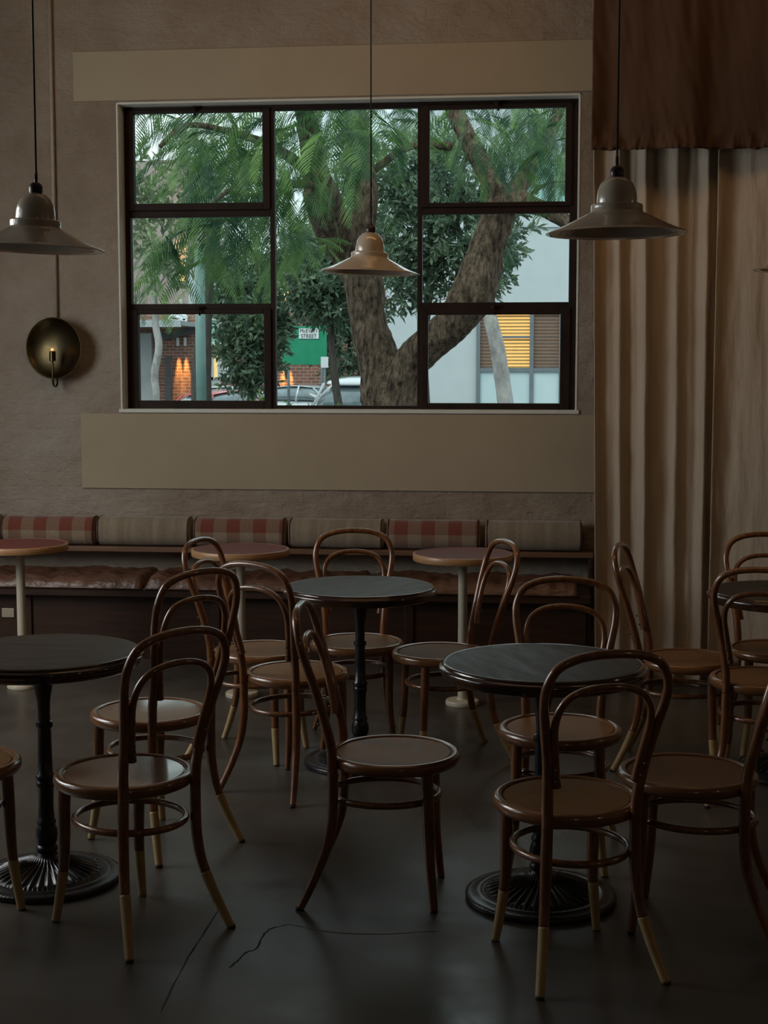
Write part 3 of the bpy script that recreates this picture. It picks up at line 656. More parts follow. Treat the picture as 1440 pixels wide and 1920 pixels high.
# ------------------------------------------------------------------ dark bistro tables
TZ = .751
def dark_table_proto():
    t = thing('bistro_table', '', 'table', (0, 0, 0), 0, 'dark round bistro tables')
    MB().lathe([(0, TZ), (.10, TZ), (.20, TZ), (.298, TZ), (.300, TZ-.0015), (.300, TZ-.02), (0, TZ-.02)], 96).build('tabletop', M['dark_top'], t, angle=35)
    MB().lathe([(.299, TZ-.001), (.303, TZ+.0005), (.308, TZ-.002), (.310, TZ-.007), (.3115, TZ-.010), (.317, TZ-.011), (.321, TZ-.015), (.3225, TZ-.021), (.320, TZ-.027), (.316, TZ-.029), (.3145, TZ-.033), (.311, TZ-.042), (.302, TZ-.048), (.299, TZ-.048)], 96, close=True).build('edge_moulding', M['dark_edge'], t, angle=60)
    MB().lathe([(0, TZ-.048), (.10, TZ-.048), (.10, TZ-.054), (.050, TZ-.060), (.044, TZ-.075), (.036, TZ-.085), (.030, TZ-.12), (.022, TZ-.16), (.0195, TZ-.20), (.020, .525),
                (.0265, .521), (.0275, .512), (.0265, .503), (.021, .499), (.0225, .42), (.024, .352), (.029, .347), (.031, .338), (.029, .329), (.026, .326), (.0295, .321), (.0295, .309), (.026, .305),
                (.0240, .25), (.0265, .200), (.031, .195), (.031, .187), (.027, .184), (.034, .168), (.0365, .150), (.034, .130), (.028, .116), (.034, .110), (.036, .100), (.030, .092), (.040, .075), (0, .07)], 32).build('column', M['iron'], t, angle=50)
    # cast base: flat outer ring and radially fluted dome
    V = []; F = []; n_ = 288; rad = [.0, .235, .2355, .232, .222, .205, .200, .186, .182, .176, .172, .160, .150, .110, .075, .055, .046, .036]
    hh = [.004, .004, .014, .019, .021, .022, .026, .026, .0235, .024, .030, .034, .038, .050, .060, .068, .080, .084]
    for k, (r_, h_) in enumerate(zip(rad, hh)):
        for i in range(n_):
            a = 2*math.pi*i/n_; z = h_; r2 = r_
            if .05 < r_ < .165: z += .0042*math.cos(a*36)*min(1, (.168-r_)/.012)
            if .17 < r_ < .1785: z += .0022*math.cos(a*72)
            if .223 < r_ < .234: r2 += .0018*math.cos(a*96)
            V.append((r2*math.cos(a), r2*math.sin(a), z))
    for k in range(len(rad)-1):
        for i in range(n_):
            j = (i+1) % n_; F.append((k*n_+i, k*n_+j, (k+1)*n_+j, (k+1)*n_+i))
    mesh('fluted_base', V, F, M['iron'], t, angle=60)
    for a in (0.6, 2.2, 3.8, 5.4):
        MB().lathe([(.012, 0), (.012, .006)], 12, (.21*math.cos(a), .21*math.sin(a), 0)).build('foot', M['tip'], t)
    return t
tb = dark_table_proto()
def red_table_proto():
    t = thing('cafe_table', '', 'table', (0, 0, 0), 0, 'red topped tables along the bench')
    MB().lathe([(0, TZ), (.1, TZ), (.235, TZ), (.235, TZ-.012), (0, TZ-.012)], 80).build('tabletop', M['lino'], t, angle=35)
    MB().lathe([(.235, TZ+.0012), (.243, TZ+.0008), (.2455, TZ-.002), (.2455, TZ-.030), (.243, TZ-.033), (.235, TZ-.033)], 80, close=True).build('edge_band', M['ply'], t, angle=50)
    MB().lathe([(0, TZ-.033), (.09, TZ-.033), (.09, TZ-.038), (.024, TZ-.040), (.0225, TZ-.05), (.0225, .035), (.0, .035)], 32).build('column', M['white'], t, angle=40)
    MB().lathe([(0, 0), (.080, 0), (.082, .004), (.082, .020), (.079, .024), (.030, .027), (.027, .035), (0, .036)], 48).build('base', M['white'], t, angle=40)
    MB().lathe([(0, TZ-.012), (.235, TZ-.012), (.235, TZ-.032), (0, TZ-.032)], 48).build('underside', M['ply'], t, angle=40)
    return t
rt = red_table_proto(); index_kids()
for i, (x, y, rz, lab) in enumerate([(-1.092, 4.69, 0, 'dark round bistro table at the left edge on a black cast iron base'),
        (-.100, 6.119, 1, 'dark round bistro table in the middle, the farther one before the bench'),
        (.490, 4.516, 2, 'dark round bistro table at the right front between the facing chairs'),
        (1.640, 5.98, .7, 'dark round bistro table at the far right edge before the curtain')]):
    t = tb if i == 0 else copy_tree(tb)
    p = W2(x, y); t.location = (p.x, p.y, 0); t.rotation_euler = (0, 0, rz); t['label'] = lab
for i, (x, y, rz, lab) in enumerate([(-1.877, 7.609, 0, 'red topped round table with white pole at the left edge by the bench'),
        (-.719, 7.394, 1, 'red topped round table with white pole in the middle by the bench'),
        (.386, 7.211, 2, 'red topped round table with white pole at the right, before the last checked bolster')]):
    t = rt if i == 0 else copy_tree(rt)
    p = W2(x, y); t.location = (p.x, p.y, 0); t.rotation_euler = (0, 0, rz); t['label'] = lab

# ================================================================== outside
GZ = -.35
struct(MB().box((-60, WY+.3, GZ-.2), (60, 90, GZ)).build('street_ground', M['asphalt'], smooth=False))
def quad_leaf(V, F, c, d, nrm, ln, wd):
    s_ = d.cross(nrm)
    if s_.length < 1e-4: s_ = Vector((1, 0, 0))
    s_.normalize(); n = len(V); up = s_.cross(d)
    V += [c, c+d*ln*.5+s_*wd+up*wd*.3, c+d*ln, c+d*ln*.5-s_*wd+up*wd*.3]; F += [(n, n+1, n+2), (n, n+2, n+3)]
def rv(r_=1.0):
    while True:
        v = Vector((random.uniform(-1, 1), random.uniform(-1, 1), random.uniform(-1, 1)))
        if v.length < 1: return v*r_
def leafy(blobs, n, ln, seed, shell=.55, sub=None):
    """leaf blades on twigs filling blobs: (centre, radius vector)"""
    random.seed(seed); V = []; F = []; tot = sum(b_[1].x*b_[1].z for b_ in blobs)
    for c, rr in blobs:
        k = int(n*rr.x*rr.z/tot); ncl = max(3, k//14)
        for _ in range(ncl):
            v = rv(); v = v.normalized()*(shell+(1-shell)*random.random())
            p = Vector((c.x+v.x*rr.x, c.y+v.y*rr.y, c.z+v.z*rr.z))
            dd = (v+rv(.6)+Vector((0, 0, -.3))).normalized()
            for q in range(14):
                base = p+dd*(q*ln*.16)
                d = (dd*.5+rv(1)).normalized()
                quad_leaf(V, F, base, d, rv(), ln*random.uniform(.7, 1.2), ln*random.uniform(.14, .2))
    return V, F
def frond(V, F, p, d, L_, droop):
    """feathery bipinnate frond: curved stalk with two rows of narrow blades"""
    side = d.cross(Vector((0, 0, 1)))
    side = (side if side.length > .01 else Vector((1, 0, 0))).normalized(); side = (side+rv(.35)).normalized()
    n = 17; q = Vector(p); dd = Vector(d)
    for i in range(n):
        t = i/(n-1); q = q+dd*(L_/n); dd = (dd+Vector((0, 0, -droop/n))).normalized()
        bl = L_*.40*math.sin(math.pi*(.12+.82*t))**.8
        up = side.cross(dd).normalized()
        for s_ in (-1, 1):
            b = (side*s_*.80+dd*.62+Vector((0, 0, -.22))+rv(.06)).normalized()
            m = len(V); wv = up.cross(b).normalized()*L_*.007+dd*L_*.0075
            tip = q+b*bl+Vector((0, 0, -bl*.15)); mid = q+b*bl*.55
            V += [q-wv*.5, q+wv*.5, mid+wv, tip, mid-wv]; F += [(m, m+1, m+2, m+3, m+4)]

# the big street tree in front of the window
JD = 16.5
jt = thing('jacaranda_tree', 'big street tree with thick forked trunk and feathery fronds just outside the window', 'tree', (*at(735, 700, JD).xy, GZ))
jo = Vector(jt.location)
mb = MB()
def limb(pts, k=10, n=28, wob=.14):      # (px, py, D, radius in px at that distance)
    P = [(*(at(a, b_, D)-jo), r_*D/FPX) for a, b_, D, r_ in pts]
    P = cr(P, k); mb.tube([p[:3] for p in P], [p[3] for p in P], n, wob=wob)
limb([(732, 1032, JD, 90), (732, 930, JD, 70), (732, 860, JD, 62), (732, 790, JD, 52), (724, 740, JD, 46), (716, 690, JD, 39), (700, 640, JD, 36), (688, 590, JD, 35), (684, 545, JD, 38), (672, 505, JD, 38), (652, 465, JD, 36), (622, 420, JD-.3, 34), (604, 370, JD-.6, 32), (590, 310, JD-.9, 24), (575, 230, JD-1.4, 18), (550, 130, JD-2, 14)])
limb([(664, 480, JD, 26), (676, 430, JD, 26), (684, 370, JD, 24), (676, 300, JD+.1, 22), (668, 230, JD+.2, 19), (672, 120, JD+.2, 15)])
limb([(742, 800, JD, 44), (755, 720, JD-.1, 38), (775, 675, JD-.2, 34), (812, 640, JD-.4, 34), (850, 605, JD-.5, 35), (880, 560, JD-.6, 40), (898, 510, JD-.6, 38), (914, 460, JD-.6, 33), (930, 415, JD-.6, 32), (938, 375, JD-.6, 30), (925, 345, JD-.6, 22), (900, 300, JD-.5, 18), (872, 250, JD-.4, 17), (850, 200, JD-.3, 16), (835, 120, JD-.2, 15)])
limb([(928, 400, JD-.6, 24), (962, 378, JD-.7, 24), (1000, 385, JD-.8, 16), (1040, 402, JD-.9, 14), (1075, 425, JD-1, 12), (1130, 470, JD-1, 9)])
limb([(950, 385, JD-.6, 20), (975, 345, JD-.4, 17), (1010, 290, JD-.2, 14), (1040, 230, JD, 12), (1060, 150, JD, 10)])
limb([(686, 330, JD+.2, 8), (720, 305, JD+.2, 7), (760, 278, JD+.1, 7), (800, 272, JD, 7.5), (850, 275, JD-.2, 8)], wob=.08)
limb([(985, 375, JD-.7, 4), (1008, 355, JD-.9, 3.4), (1030, 343, JD-1, 2.8), (1062, 340, JD-1.1, 2)], n=10, wob=.05)
limb([(590, 330, JD-.9, 12), (520, 280, JD-1.6, 9), (440, 250, JD-2.2, 7), (350, 235, JD-2.8, 5), (300, 275, JD-3, 4)], n=14, wob=.08)
limb([(600, 345, JD-.8, 9), (540, 345, JD-1.5, 7), (460, 340, JD-2.2, 5), (400, 380, JD-2.6, 3.5)], n=12, wob=.06)
mb.build('trunk', M['bark'], jt)
random.seed(21); V = []; F = []
def fronds(n, x0, x1, y0, y1, D0, D1, L0, L1, dirx, dz, droop):
    for _ in range(n):
        p = at(random.uniform(x0, x1), random.uniform(y0, y1), random.uniform(D0, D1))-jo
        d = Vector((random.gauss(dirx, .55), random.gauss(-.1, .35), random.gauss(dz, .35))).normalized()
        frond(V, F, p, d, random.uniform(L0, L1), droop)
fronds(170, 330, 720, 150, 300, 11.5, 17, .40, .62, -.3, -.1, 1.4)
fronds(120, 340, 720, 160, 380, 17, 21, .5, .75, -.2, -.3, 1.3)
fronds(40, 800, 1090, 160, 260, 17, 20, .5, .7, .2, -.3, 1.3)
fronds(95, 360, 600, 250, 420, 11.5, 15.5, .40, .60, -.3, -.4, 1.3)
fronds(60, 600, 790, 150, 270, 13, 18, .40, .6, .2, -.2, 1.3)
fronds(30, 240, 340, 160, 205, 12, 15, .40, .6, -.3, -.1, 1.2)
fronds(26, 262, 380, 400, 530, 12, 14, .38, .55, -.4, -.5, 1.0)
fronds(40, 380, 510, 380, 500, 12, 15, .40, .6, -.1, -.7, 1.0)
fronds(22, 505, 560, 380, 470, 12, 14, .35, .5, .1, -.6, 1.0)
fronds(8, 560, 620, 440, 480, 14, 15, .28, .4, 0, -.4, 1.0)
fronds(85, 880, 1090, 160, 300, 12.5, 17, .38, .58, .2, -.4, 1.3)
fronds(24, 790, 890, 170, 230, 14, 18, .38, .5, 0, -.2, 1.2)
fronds(45, 890, 1075, 215, 320, 13, 16, .38, .55, .1, -.6, 1.2)
fronds(16, 1010, 1080, 290, 350, 14, 16, .3, .42, .2, -.7, 1.0)
fronds(10, 930, 965, 420, 480, 16.4, 17, .25, .4, .2, -.7, 1.0)
jf = mesh('foliage', V, F, M['frond'], jt, smooth=False); jf['kind'] = 'stuff'

def bush_tree(name, label, px, D, blobs, n, ln, leafm, barkm, trunk, seed, cat='tree', group=None, kindgrp=None):
    o_ = at(px, 700, D); t = thing(name, label, cat, (o_.x, o_.y, GZ), 0, group); oo = Vector(t.location)
    if trunk:
        m_ = MB()
        for pts in trunk:
            if pts[0][1] > 780 or pts[0][1] >= 755: pts = [(pts[0][0], 691+(EYE-GZ)*FPX/pts[0][2]+2, pts[0][2], pts[0][3]*1.15)]+pts
            P = cr([(*(at(a, b_, d_)-oo), r_*d_/FPX) for a, b_, d_, r_ in pts], 8); m_.tube([p[:3] for p in P], [p[3] for p in P], 16, wob=.1)
        m_.build('trunk', M[barkm], t)
    if blobs:
        bl = [(at(a, b_, d_)-oo, Vector((rx*d_/FPX, rx*d_/FPX*.8, rz*d_/FPX))) for a, b_, d_, rx, rz in blobs]
        V_, F_ = leafy(bl, n, ln, seed)
        q = mesh('foliage', V_, F_, M[leafm], t, smooth=False); q['kind'] = 'stuff'
    return t
GT = 'trees in the street outside the window'
bush_tree('street_tree', 'dark leaved tree behind the thick trunk, in front of the pale building', 760, 25,
    [(770, 420, 25, 75, 85), (860, 440, 25, 90, 80), (740, 520, 25, 55, 55), (830, 350, 25, 80, 70), (910, 490, 24.5, 45, 60), (700, 360, 25.5, 60, 70), (780, 330, 26, 70, 60), (860, 520, 25, 50, 45), (945, 440, 25, 30, 40)],
    13000, .16, 'leaf', 'bark_dark', [[(800, 800, 25.6, 9), (795, 650, 25.6, 8), (815, 480, 25.6, 8), (850, 360, 25.5, 7), (880, 280, 25.5, 5)]], 4, group=GT)
bush_tree('street_tree', 'dark leaved tree with slim dark trunk beside the green street sign', 625, 30,
    [(606, 520, 30, 52, 48), (588, 536, 30, 38, 40), (640, 565, 30, 36, 30), (640, 500, 30.5, 60, 50), (590, 480, 31, 60, 50)],
    7500, .19, 'leaf', 'bark_dark', [[(640, 800, 30, 8), (632, 740, 30, 7.5), (626, 690, 30, 7), (621, 640, 30, 6), (618, 580, 30, 5), (600, 520, 30, 4)]], 5, group=GT)
bush_tree('street_tree', 'rounded grey green leafy tree filling the lower left pane behind the green pole', 460, 31,
    [(462, 630, 31, 42, 50), (452, 682, 31, 28, 30), (486, 680, 31, 22, 40), (470, 570, 31, 50, 60), (492, 600, 31, 32, 70), (455, 520, 31.5, 45, 50)],
    8000, .19, 'leaf', 'bark_dark', [[(470, 820, 31.5, 7), (470, 700, 31.5, 6), (468, 600, 31.5, 5)]], 6, group=GT)
bush_tree('street_tree', 'pale trunked thin tree in front of the shop awning at the far left', 290, 34,
    [(285, 440, 34, 45, 90), (265, 360, 34, 40, 60), (300, 320, 34, 50, 40), (400, 430, 36, 60, 70), (420, 330, 36, 60, 60)],
    2400, .27, 'leaf_grey', 'bark_pale', [[(291, 800, 34, 7.5), (293, 740, 34, 7), (290, 700, 34, 7), (298, 650, 34, 7), (292, 610, 34, 6.5), (290, 560, 34, 5), (285, 480, 34, 4)]], 7, group=GT)
bush_tree('street_tree', 'leaning pale mottled trunk in front of the pale building window', 940, 24, None, 0, .1, None, 'bark_pale',
    [[(955, 840, 24, 16), (948, 755, 24, 15), (940, 700, 24, 14), (932, 650, 24, 14), (920, 600, 24, 13), (905, 540, 24, 11), (895, 470, 24, 9)]], 8, group=GT)
bush_tree('street_tree', 'distant dark green tree showing between the slim tree and the thick trunk', 650, 52,
    [(650, 560, 52, 60, 60), (640, 640, 52, 50, 50), (660, 690, 52, 40, 30), (590, 600, 52, 60, 60)], 7000, .24, 'leaf', 'bark_dark', [[(655, 760, 52.5, 4), (655, 600, 52.5, 3)]], 9, group=GT)
bush_tree('shrub', 'low fresh green shrub right below the middle pane', 590, 13,
    [(545, 808, 13, 40, 26), (600, 806, 13, 40, 24), (650, 808, 13, 25, 24), (500, 785, 14, 12, 26)], 2600, .07, 'leaf_fresh', 'bark_dark', [[(575, 1100, 13, 4), (570, 900, 13, 4), (560, 790, 13, 3)], [(575, 1100, 13, 4), (600, 900, 13, 4), (620, 790, 13, 3)], [(560, 1090, 13, 4), (520, 900, 13.5, 4), (503, 780, 14, 3)]], 10, cat='shrub')

# green lamp pole and the grey trunk behind it
pp = at(377, 700, 27)
gp = thing('street_pole', 'green painted street pole behind the lower left pane', 'pole', (pp.x, pp.y, GZ))
MB().tube([(0, 0, 0), (0, 0, 4.2)], .092, 20).build('shaft', M['pole_green'], gp)
MB().lathe([(.15, 0), (.15, .5), (.10, .6)], 20).build('collar', M['pole_green'], gp, angle=40)
bush_tree('street_tree', 'thick grey trunk standing right behind the green pole', 378, 29, None, 0, .1, None, 'bark_dark',
    [[(378, 800, 29, 21), (378, 700, 29, 18), (382, 620, 29, 15), (388, 560, 29, 12), (392, 500, 29, 10), (400, 420, 29, 8)]], 12, group=GT)

# pale rendered building on the right
BY = at(900, 600, 38).y
bl = onY(704, 600, BY); bt = onY(1010, 405, BY)
pb = thing('pale_building', 'pale blue grey rendered building beyond the big tree on the right', 'building', (bl.x, BY, GZ)); po = Vector(pb.location)
MB().box((0, 0, 0), (14, 6, bt.z-GZ)).build('wall', M['wall_white'], pb, smooth=False)
MB().box((-.03, -.06, bt.z-GZ-.28), (14.05, 0, bt.z-GZ+.03)).build('parapet', M['wall_white'], pb, smooth=False)
def L(px, py, y=BY): v = onY(px, py, y)-po; return v
w0, w1_, w2_ = L(897, 588), L(1130, 588), L(897, 692); wl = L(897, 790)
wf = MB(); th = .05
wf.box((w0.x, -.10, w0.z-.02), (w1_.x, -.02, w0.z+.06)); wf.box((w0.x, -.10, w2_.z-.07), (w1_.x, -.02, w2_.z+.03)); wf.box((w0.x, -.10, wl.z), (w1_.x, -.02, wl.z+.05))
for px in (897, 997, 1052, 1130):
    xx = L(px, 640).x; wf.box((xx-th, -.11, wl.z), (xx+th, -.01, w0.z))
zz = L(950, 632).z; wf.box((L(915, 632).x, -.09, zz-.03), (L(997, 632).x, -.03, zz+.03))
wfo = wf.build('window', M['grey_trim'], pb, smooth=False)
for a, b_, mm, sm in ((897, 930, 'room_dim', 'slat_unlit'), (930, 997, 'room_glow', 'slat_lit'), (997, 1052, 'room_dim', 'slat_unlit'), (1052, 1130, 'room_dim', 'slat_unlit')):
    xa, xb = L(a, 640).x, L(b_, 640).x
    MB().box((xa, -.010, w2_.z), (xb, -.004, w0.z)).build('lit_interior' if mm == 'room_glow' else 'interior', M[mm], wfo, smooth=False)
    s_ = MB(); z = w2_.z+.03
    while z < w0.z: s_.box((xa+.01, -.030, z), (xb-.01, -.016, z+.043)); z += .085
    s_.build('blind', M[sm], wfo, smooth=False)
MB().box((w0.x, -.05, wl.z), (w1_.x, -.02, w2_.z)).build('frosted_panel', M['frost'], wfo, smooth=False)
# upper storey with teal glazing set back behind
ub = thing('glass_balcony_building', 'pale building with teal glass panels seen high up behind the branches', 'building', (*at(900, 350, 60).xy, GZ)); uo = Vector(ub.location); UY = uo.y
def U(px, py): return onY(px, py, UY)-uo
u0, u1 = U(735, 300), U(1200, 180)
MB().box((u0.x, 0, 0), (u1.x, 5, U(900, 130).z)).build('wall', M['wall_white'], ub, smooth=False)
g_ = MB().box((U(968, 340).x, -.15, U(968, 470).z), (U(1150, 340).x, -.05, U(968, 300).z)); g_.build('glazing', M['teal'], ub, smooth=False)
for px in (990, 1030, 1063): xx = U(px, 340).x; MB().box((xx-.05, -.22, U(px, 470).z), (xx+.05, -.15, U(px, 250).z)).build('mullion', M['grey_trim'], ub, smooth=False)
for py in (349, 302): z = U(1000, py).z; MB().box((U(968, 340).x, -.24, z-.05), (U(1150, 340).x, -.15, z+.05)).build('rail', M['grey_trim'], ub, smooth=False)

# brick shop building on the left
SY = at(400, 650, 56).y
sb = thing('brick_shop_building', 'red brown brick building with awning and added warm beams across the street', 'building', (at(300, 650, 56).x, SY, GZ)); so_ = Vector(sb.location)
def B(px, py): return onY(px, py, SY)-so_
MB().box((B(150, 500).x, 0, 0), (B(700, 500).x, 6, B(400, 585).z)).build('wall', M['brick'], sb, smooth=False)
MB().box((B(150, 500).x, .02, B(400, 590).z), (B(352, 500).x, 6, B(300, 300).z)).build('upper_wall', M['brick_grey'], sb, smooth=False)
MB().box((B(352, 500).x, .03, B(400, 590).z), (B(560, 500).x, 6, B(400, 500).z)).build('side_wing', M['wall_white'], sb, smooth=False)
MB().box((B(150, 700).x, -.25, 0), (B(288, 700).x, -.0, B(260, 625).z)).build('shop_front', M['shop_wall'], sb, smooth=False)
MB().box((B(150, 610).x, -2.6, B(250, 614).z), (B(372, 610).x, -.0, B(250, 606).z)).build('awning', M['awning'], sb, smooth=False)
MB().box((B(150, 610).x, -2.7, B(250, 617).z), (B(372, 610).x, -2.6, B(250, 605).z)).build('fascia', M['awning'], sb, smooth=False)
m_ = MB(); a, b_ = B(300, 634), B(368, 618); m_.add([(a.x, -.3, a.z-.12), (b_.x, -.3, b_.z-.15), (b_.x, -.3, b_.z+.12), (a.x, -.3, a.z+.12), (a.x, -.2, a.z-.12), (b_.x, -.2, b_.z-.15), (b_.x, -.2, b_.z+.12), (a.x, -.2, a.z+.12)],
      [(0, 1, 2, 3), (7, 6, 5, 4), (0, 4, 5, 1), (1, 5, 6, 2), (2, 6, 7, 3), (3, 7, 4, 0)]); m_.build('bracket', M['dark_metal'], sb, smooth=False)
def shopwin(x0, x1, y0, y1, panes, glow):
    a, b_ = B(x0, y0), B(x1, y1); m_ = MB()
    m_.box((a.x, -.22, b_.z), (b_.x, -.02, b_.z+.10)); m_.box((a.x, -.22, a.z-.10), (b_.x, -.02, a.z))
    for k in range(panes+1):
        x = a.x+(b_.x-a.x)*k/panes; m_.box((x-.07, -.22, b_.z), (x+.07, -.02, a.z))
    f_ = m_.build('window', M['trim_white'], sb, smooth=False); MB().box((a.x, -.10, b_.z), (b_.x, -.05, a.z)).build('window_pane', M[glow], f_, smooth=False)
shopwin(383, 414, 662, 712, 2, 'shop_glow'); shopwin(385, 414, 596, 648, 1, 'teal')
MB().box((B(383, 712).x, -.18, B(383, 728).z), (B(416, 712).x, -.0, B(383, 712).z)).build('window_apron', M['trim_white'], sb, smooth=False)
MB().box((B(315, 668).x, -.45, 0), (B(326, 668).x, -.3, B(320, 667).z)).build('downpipe', M['dark_metal'], sb, smooth=False)
MB().tube(cr([(*(B(x_, y_)+Vector((0, -.08, 0))),) for x_, y_ in ((352, 602), (340, 596), (324, 592), (319, 598), (330, 603), (345, 600), (350, 594), (336, 588))], 6), .07, 6).build('script_lettering', M['sign_white'], sb)
MB().tube(cr([(*(B(x_, y_)+Vector((0, .9, 0))),) for x_, y_ in ((312, 566), (318, 552), (322, 563), (328, 548), (330, 562), (338, 545), (340, 560))], 6), .06, 6).build('script_lettering', M['sign_white'], sb)
pl = MB().box((B(418, 680).x, -.14, B(418, 711).z), (B(434, 680).x, -.08, B(418, 678).z)).build('notice_board', M['sign_white'], sb, smooth=False)
def spot(loc, up, power):  # added spots stand in for warm lights reflected in the window glass
    l = bpy.data.lights.new('reflection_spot', 'SPOT'); l.energy = power; l.color = (1, .50, .12); l.spot_size = R(20); l.spot_blend = .6; l.shadow_soft_size = .05
    ob = bpy.data.objects.new('reflection_spot', l); C.objects.link(ob); ob.location = loc
    ob.rotation_euler = (Vector((0, .10, 1 if up else -1))).to_track_quat('-Z', 'Y').to_euler()
for px, py in ((342, 641), (537, 664)):  # added fittings for the stand-in beams
    v = B(px, py)+so_
    for kx in (-.14, .14):
        m_ = MB().lathe([(.05, -.16), (.06, -.15), (.06, .15), (.05, .16)], 16, (v.x+kx-so_.x, -.14, v.z-so_.z)); m_.build('reflection_stand_in', M['trim_white'], sb)
        spot((v.x+kx, v.y-.14, v.z-.2), False, 900)
for px, py in ((341, 567), (536, 606)):
    v = B(px, py)+so_
    MB().lathe([(.06, -.12), (.06, .12)], 16, (v.x-so_.x, -.14, v.z-so_.z)).build('reflection_stand_in', M['trim_white'], sb)
    spot((v.x, v.y-.14, v.z+.15), True, 2600)

# street sign
def text_mesh(body, size, loc, m_, parent, name='lettering', ext=.004, wid=1):
    cu = bpy.data.curves.new(name, 'FONT'); cu.body = body; cu.size = size; cu.extrude = ext; cu.align_x = 'CENTER'; cu.align_y = 'CENTER'; cu.space_line = .95
    to = bpy.data.objects.new(name, cu); C.objects.link(to); dg = bpy.context.evaluated_depsgraph_get(); me = bpy.data.meshes.new_from_object(to.evaluated_get(dg))
    C.objects.unlink(to); bpy.data.objects.remove(to)
    me.materials.clear(); me.materials.append(m_); ob = bpy.data.objects.new(name, me); C.objects.link(ob); ob.parent = parent; ob.location = loc; ob.rotation_euler = (R(90), 0, 0); ob.scale = (wid, 1, 1); return ob
gs = at(570, 646, 44); st = thing('street_sign', 'green road sign with a white street name plate among the trees', 'sign', (gs.x, gs.y, GZ)); sg = Vector(st.location)
def G_(px, py): return onY(px, py, gs.y)-sg
a, b_ = G_(528, 612), G_(613, 684)
MB().box((a.x, -.02, b_.z), (b_.x, .02, a.z)).build('sign_board', M['sign_green'], st, smooth=False, bevel=.01)
a, b_ = G_(561, 616), G_(598, 635)
MB().box((a.x, -.05, b_.z), (b_.x, -.022, a.z)).build('name_plate', M['sign_white'], st, smooth=False)
text_mesh('McEVOY\nSTREET', .16, ((a.x+b_.x)/2, -.055, (a.z+b_.z)/2), M['ink'], st, wid=.9)
for px in (540, 603): x = G_(px, 640).x; MB().tube([(x, .05, 0), (x, .05, G_(px, 614).z)], .04, 10).build('post', M['grey_trim'], st)
ps = at(609, 700, 40); s2 = thing('parking_sign', 'small white parking sign on a thin post left of the slim tree', 'sign', (ps.x, ps.y, GZ)); 
z = at(609, 681, 40).z-GZ
MB().tube([(0, 0, 0), (0, 0, z+.1)], .03, 10).build('post', M['grey_trim'], s2)
MB().box((-.10, -.05, z-.12), (.10, -.03, z+.17)).build('sign_board', M['sign_white'], s2, smooth=False)

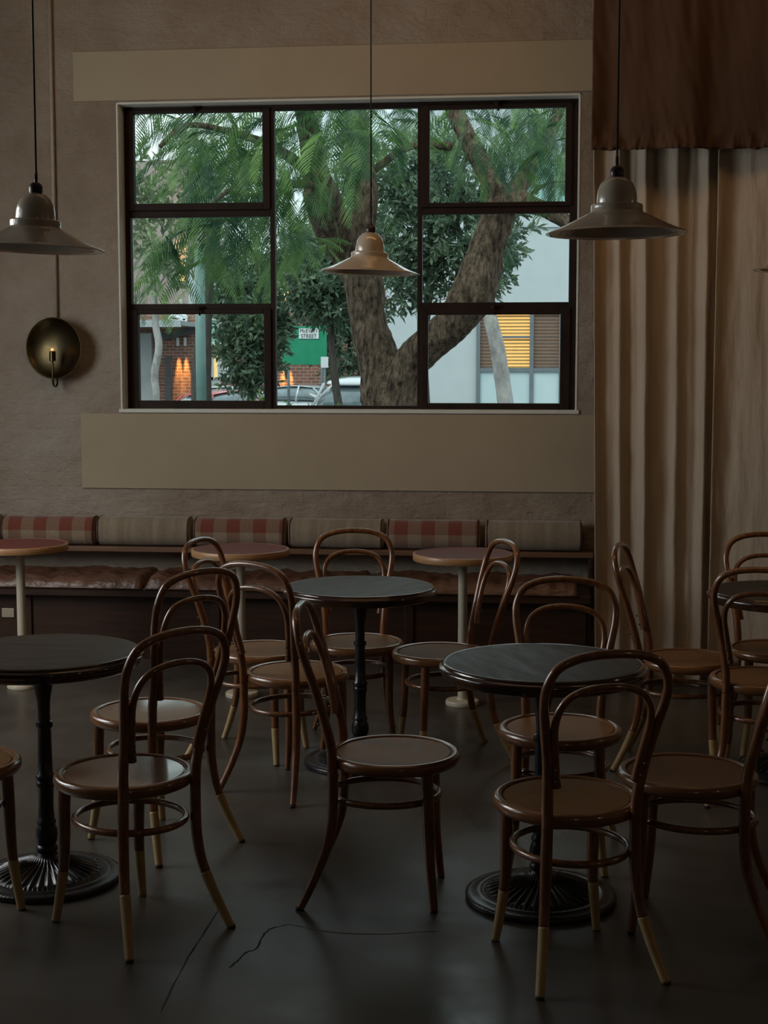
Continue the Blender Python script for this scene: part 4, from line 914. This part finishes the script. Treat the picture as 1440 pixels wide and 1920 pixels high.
# ------------------------------------------------------------------ cars
def car(label, paint, cx, cy, rz, Lc=4.4, Hc=1.45, Wc=1.78, group='parked cars'):
    t = thing('car', label, 'car', (cx, cy, GZ), rz, group)
    def loft(secs, name, m_, par):
        V = []; F = []; n = len(secs[0])
        for s_ in secs: V += s_
        for i in range(len(secs)-1):
            for k in range(n):
                l = (k+1) % n; F.append((i*n+k, i*n+l, (i+1)*n+l, (i+1)*n+k))
        F.append(tuple(reversed(range(n)))); F.append(tuple(range((len(secs)-1)*n, len(secs)*n)))
        ob = mesh(name, V, F, m_, par); sd = ob.modifiers.new('s', 'SUBSURF'); sd.levels = sd.render_levels = 2; return ob
    def sec(x, w_, z0, z1, tw):      # body cross-section
        h = w_/2; th_ = tw/2; zm = (z0+z1)/2
        return [(x, -h*.92, z0), (x, h*.92, z0), (x, h, zm), (x, th_, z1), (x, 0, z1+.02), (x, -th_, z1), (x, -h, zm)]
    k = Hc/1.45
    loft([sec(-Lc/2, Wc*.75, .35, .72*k, Wc*.68), sec(-Lc/2+.12, Wc*.93, .24, .88*k, Wc*.84), sec(-Lc*.3, Wc, .2, .96*k, Wc*.92), sec(0, Wc, .2, .94*k, Wc*.92), sec(Lc*.22, Wc, .2, .93*k, Wc*.90), sec(Lc*.4, Wc*.96, .22, .80*k, Wc*.82), sec(Lc/2, Wc*.72, .3, .62*k, Wc*.6)], 'body', M[paint], t)
    def cab(x, w_, z1): h = w_/2; return [(x, -h, .88*k), (x, h, .88*k), (x, h*.97, z1*.5+.44*k), (x, h*.80, z1-.02), (x, 0, z1), (x, -h*.80, z1-.02), (x, -h*.97, z1*.5+.44*k)]
    loft([cab(-Lc*.44, Wc*.80, .92*k), cab(-Lc*.36, Wc*.86, 1.28*k), cab(-Lc*.2, Wc*.90, Hc-.03), cab(.05, Wc*.90, Hc-.01), cab(Lc*.12, Wc*.88, Hc-.10), cab(Lc*.26, Wc*.84, .93*k)], 'windows', M['car_glass'], t)
    def rf(x, w_, z1): h = w_/2; return [(x, -h, z1-.05), (x, h, z1-.05), (x, h*.96, z1), (x, h*.5, z1+.025), (x, 0, z1+.03), (x, -h*.5, z1+.025), (x, -h*.96, z1)]
    loft([rf(-Lc*.36, Wc*.66, 1.31*k), rf(-Lc*.30, Wc*.74, Hc-.10), rf(-Lc*.15, Wc*.76, Hc-.02), rf(.05, Wc*.75, Hc-.01), rf(Lc*.11, Wc*.70, Hc-.09)], 'roof', M[paint], t)
    pil = MB()
    for s_ in (-1, 1):
        pil.tube([(Lc*.25, s_*Wc*.43, .93*k), (Lc*.11, s_*Wc*.36, Hc-.09)], .025, 8); pil.tube([(-.1, s_*Wc*.46, .93*k), (-.08, s_*Wc*.37, Hc-.04)], .035, 8)
        pil.tube([(-Lc*.42, s_*Wc*.41, .93*k), (-Lc*.33, s_*Wc*.35, Hc-.15)], .03, 8)
    pil.build('pillar', M[paint], t)
    for x in (-Lc*.31, Lc*.31):
        for s_ in (-1, 1):
            MB().lathe([(.0, -.1), (.30, -.1), (.33, -.08), (.33, .08), (.30, .1), (0, .1)], 28, (x, s_*Wc*.46, .33), Matrix.Rotation(R(90), 3, 'X')).build('wheel', M['tyre'], t, angle=40)
    for s_ in (-1, 1):
        MB().sphere((-Lc/2+.06, s_*Wc*.36, .74*k), .13, sq=(.6, 1, .8)).build('tail_lamp', M['light_red'], t)
        MB().sphere((Lc*.44, s_*Wc*.34, .66*k), .12, sq=(1, 1, .6)).build('headlamp', M['sign_white'], t)
        MB().sphere((Lc*.19, s_*Wc*.52, .99*k), .09, sq=(.8, 1, .7)).build('wing_mirror', M[paint], t)
def cp(px, D): v = at(px, 700, D); return v.x, v.y
car('silver hatchback parked in the street below the green sign', 'silver', *cp(585, 50), R(-25))
car('taller white car parked behind the thick trunk', 'white_car', *cp(700, 34), R(80), 4.7, 1.82, 1.9)
car('small red car seen from behind beside the green pole', 'red_car', *cp(425, 45), R(62), 4.0, 1.36, 1.7)
car('pale car parked just behind the red car', 'white_car', *cp(440, 52), R(12), 4.2, 1.40, 1.75)
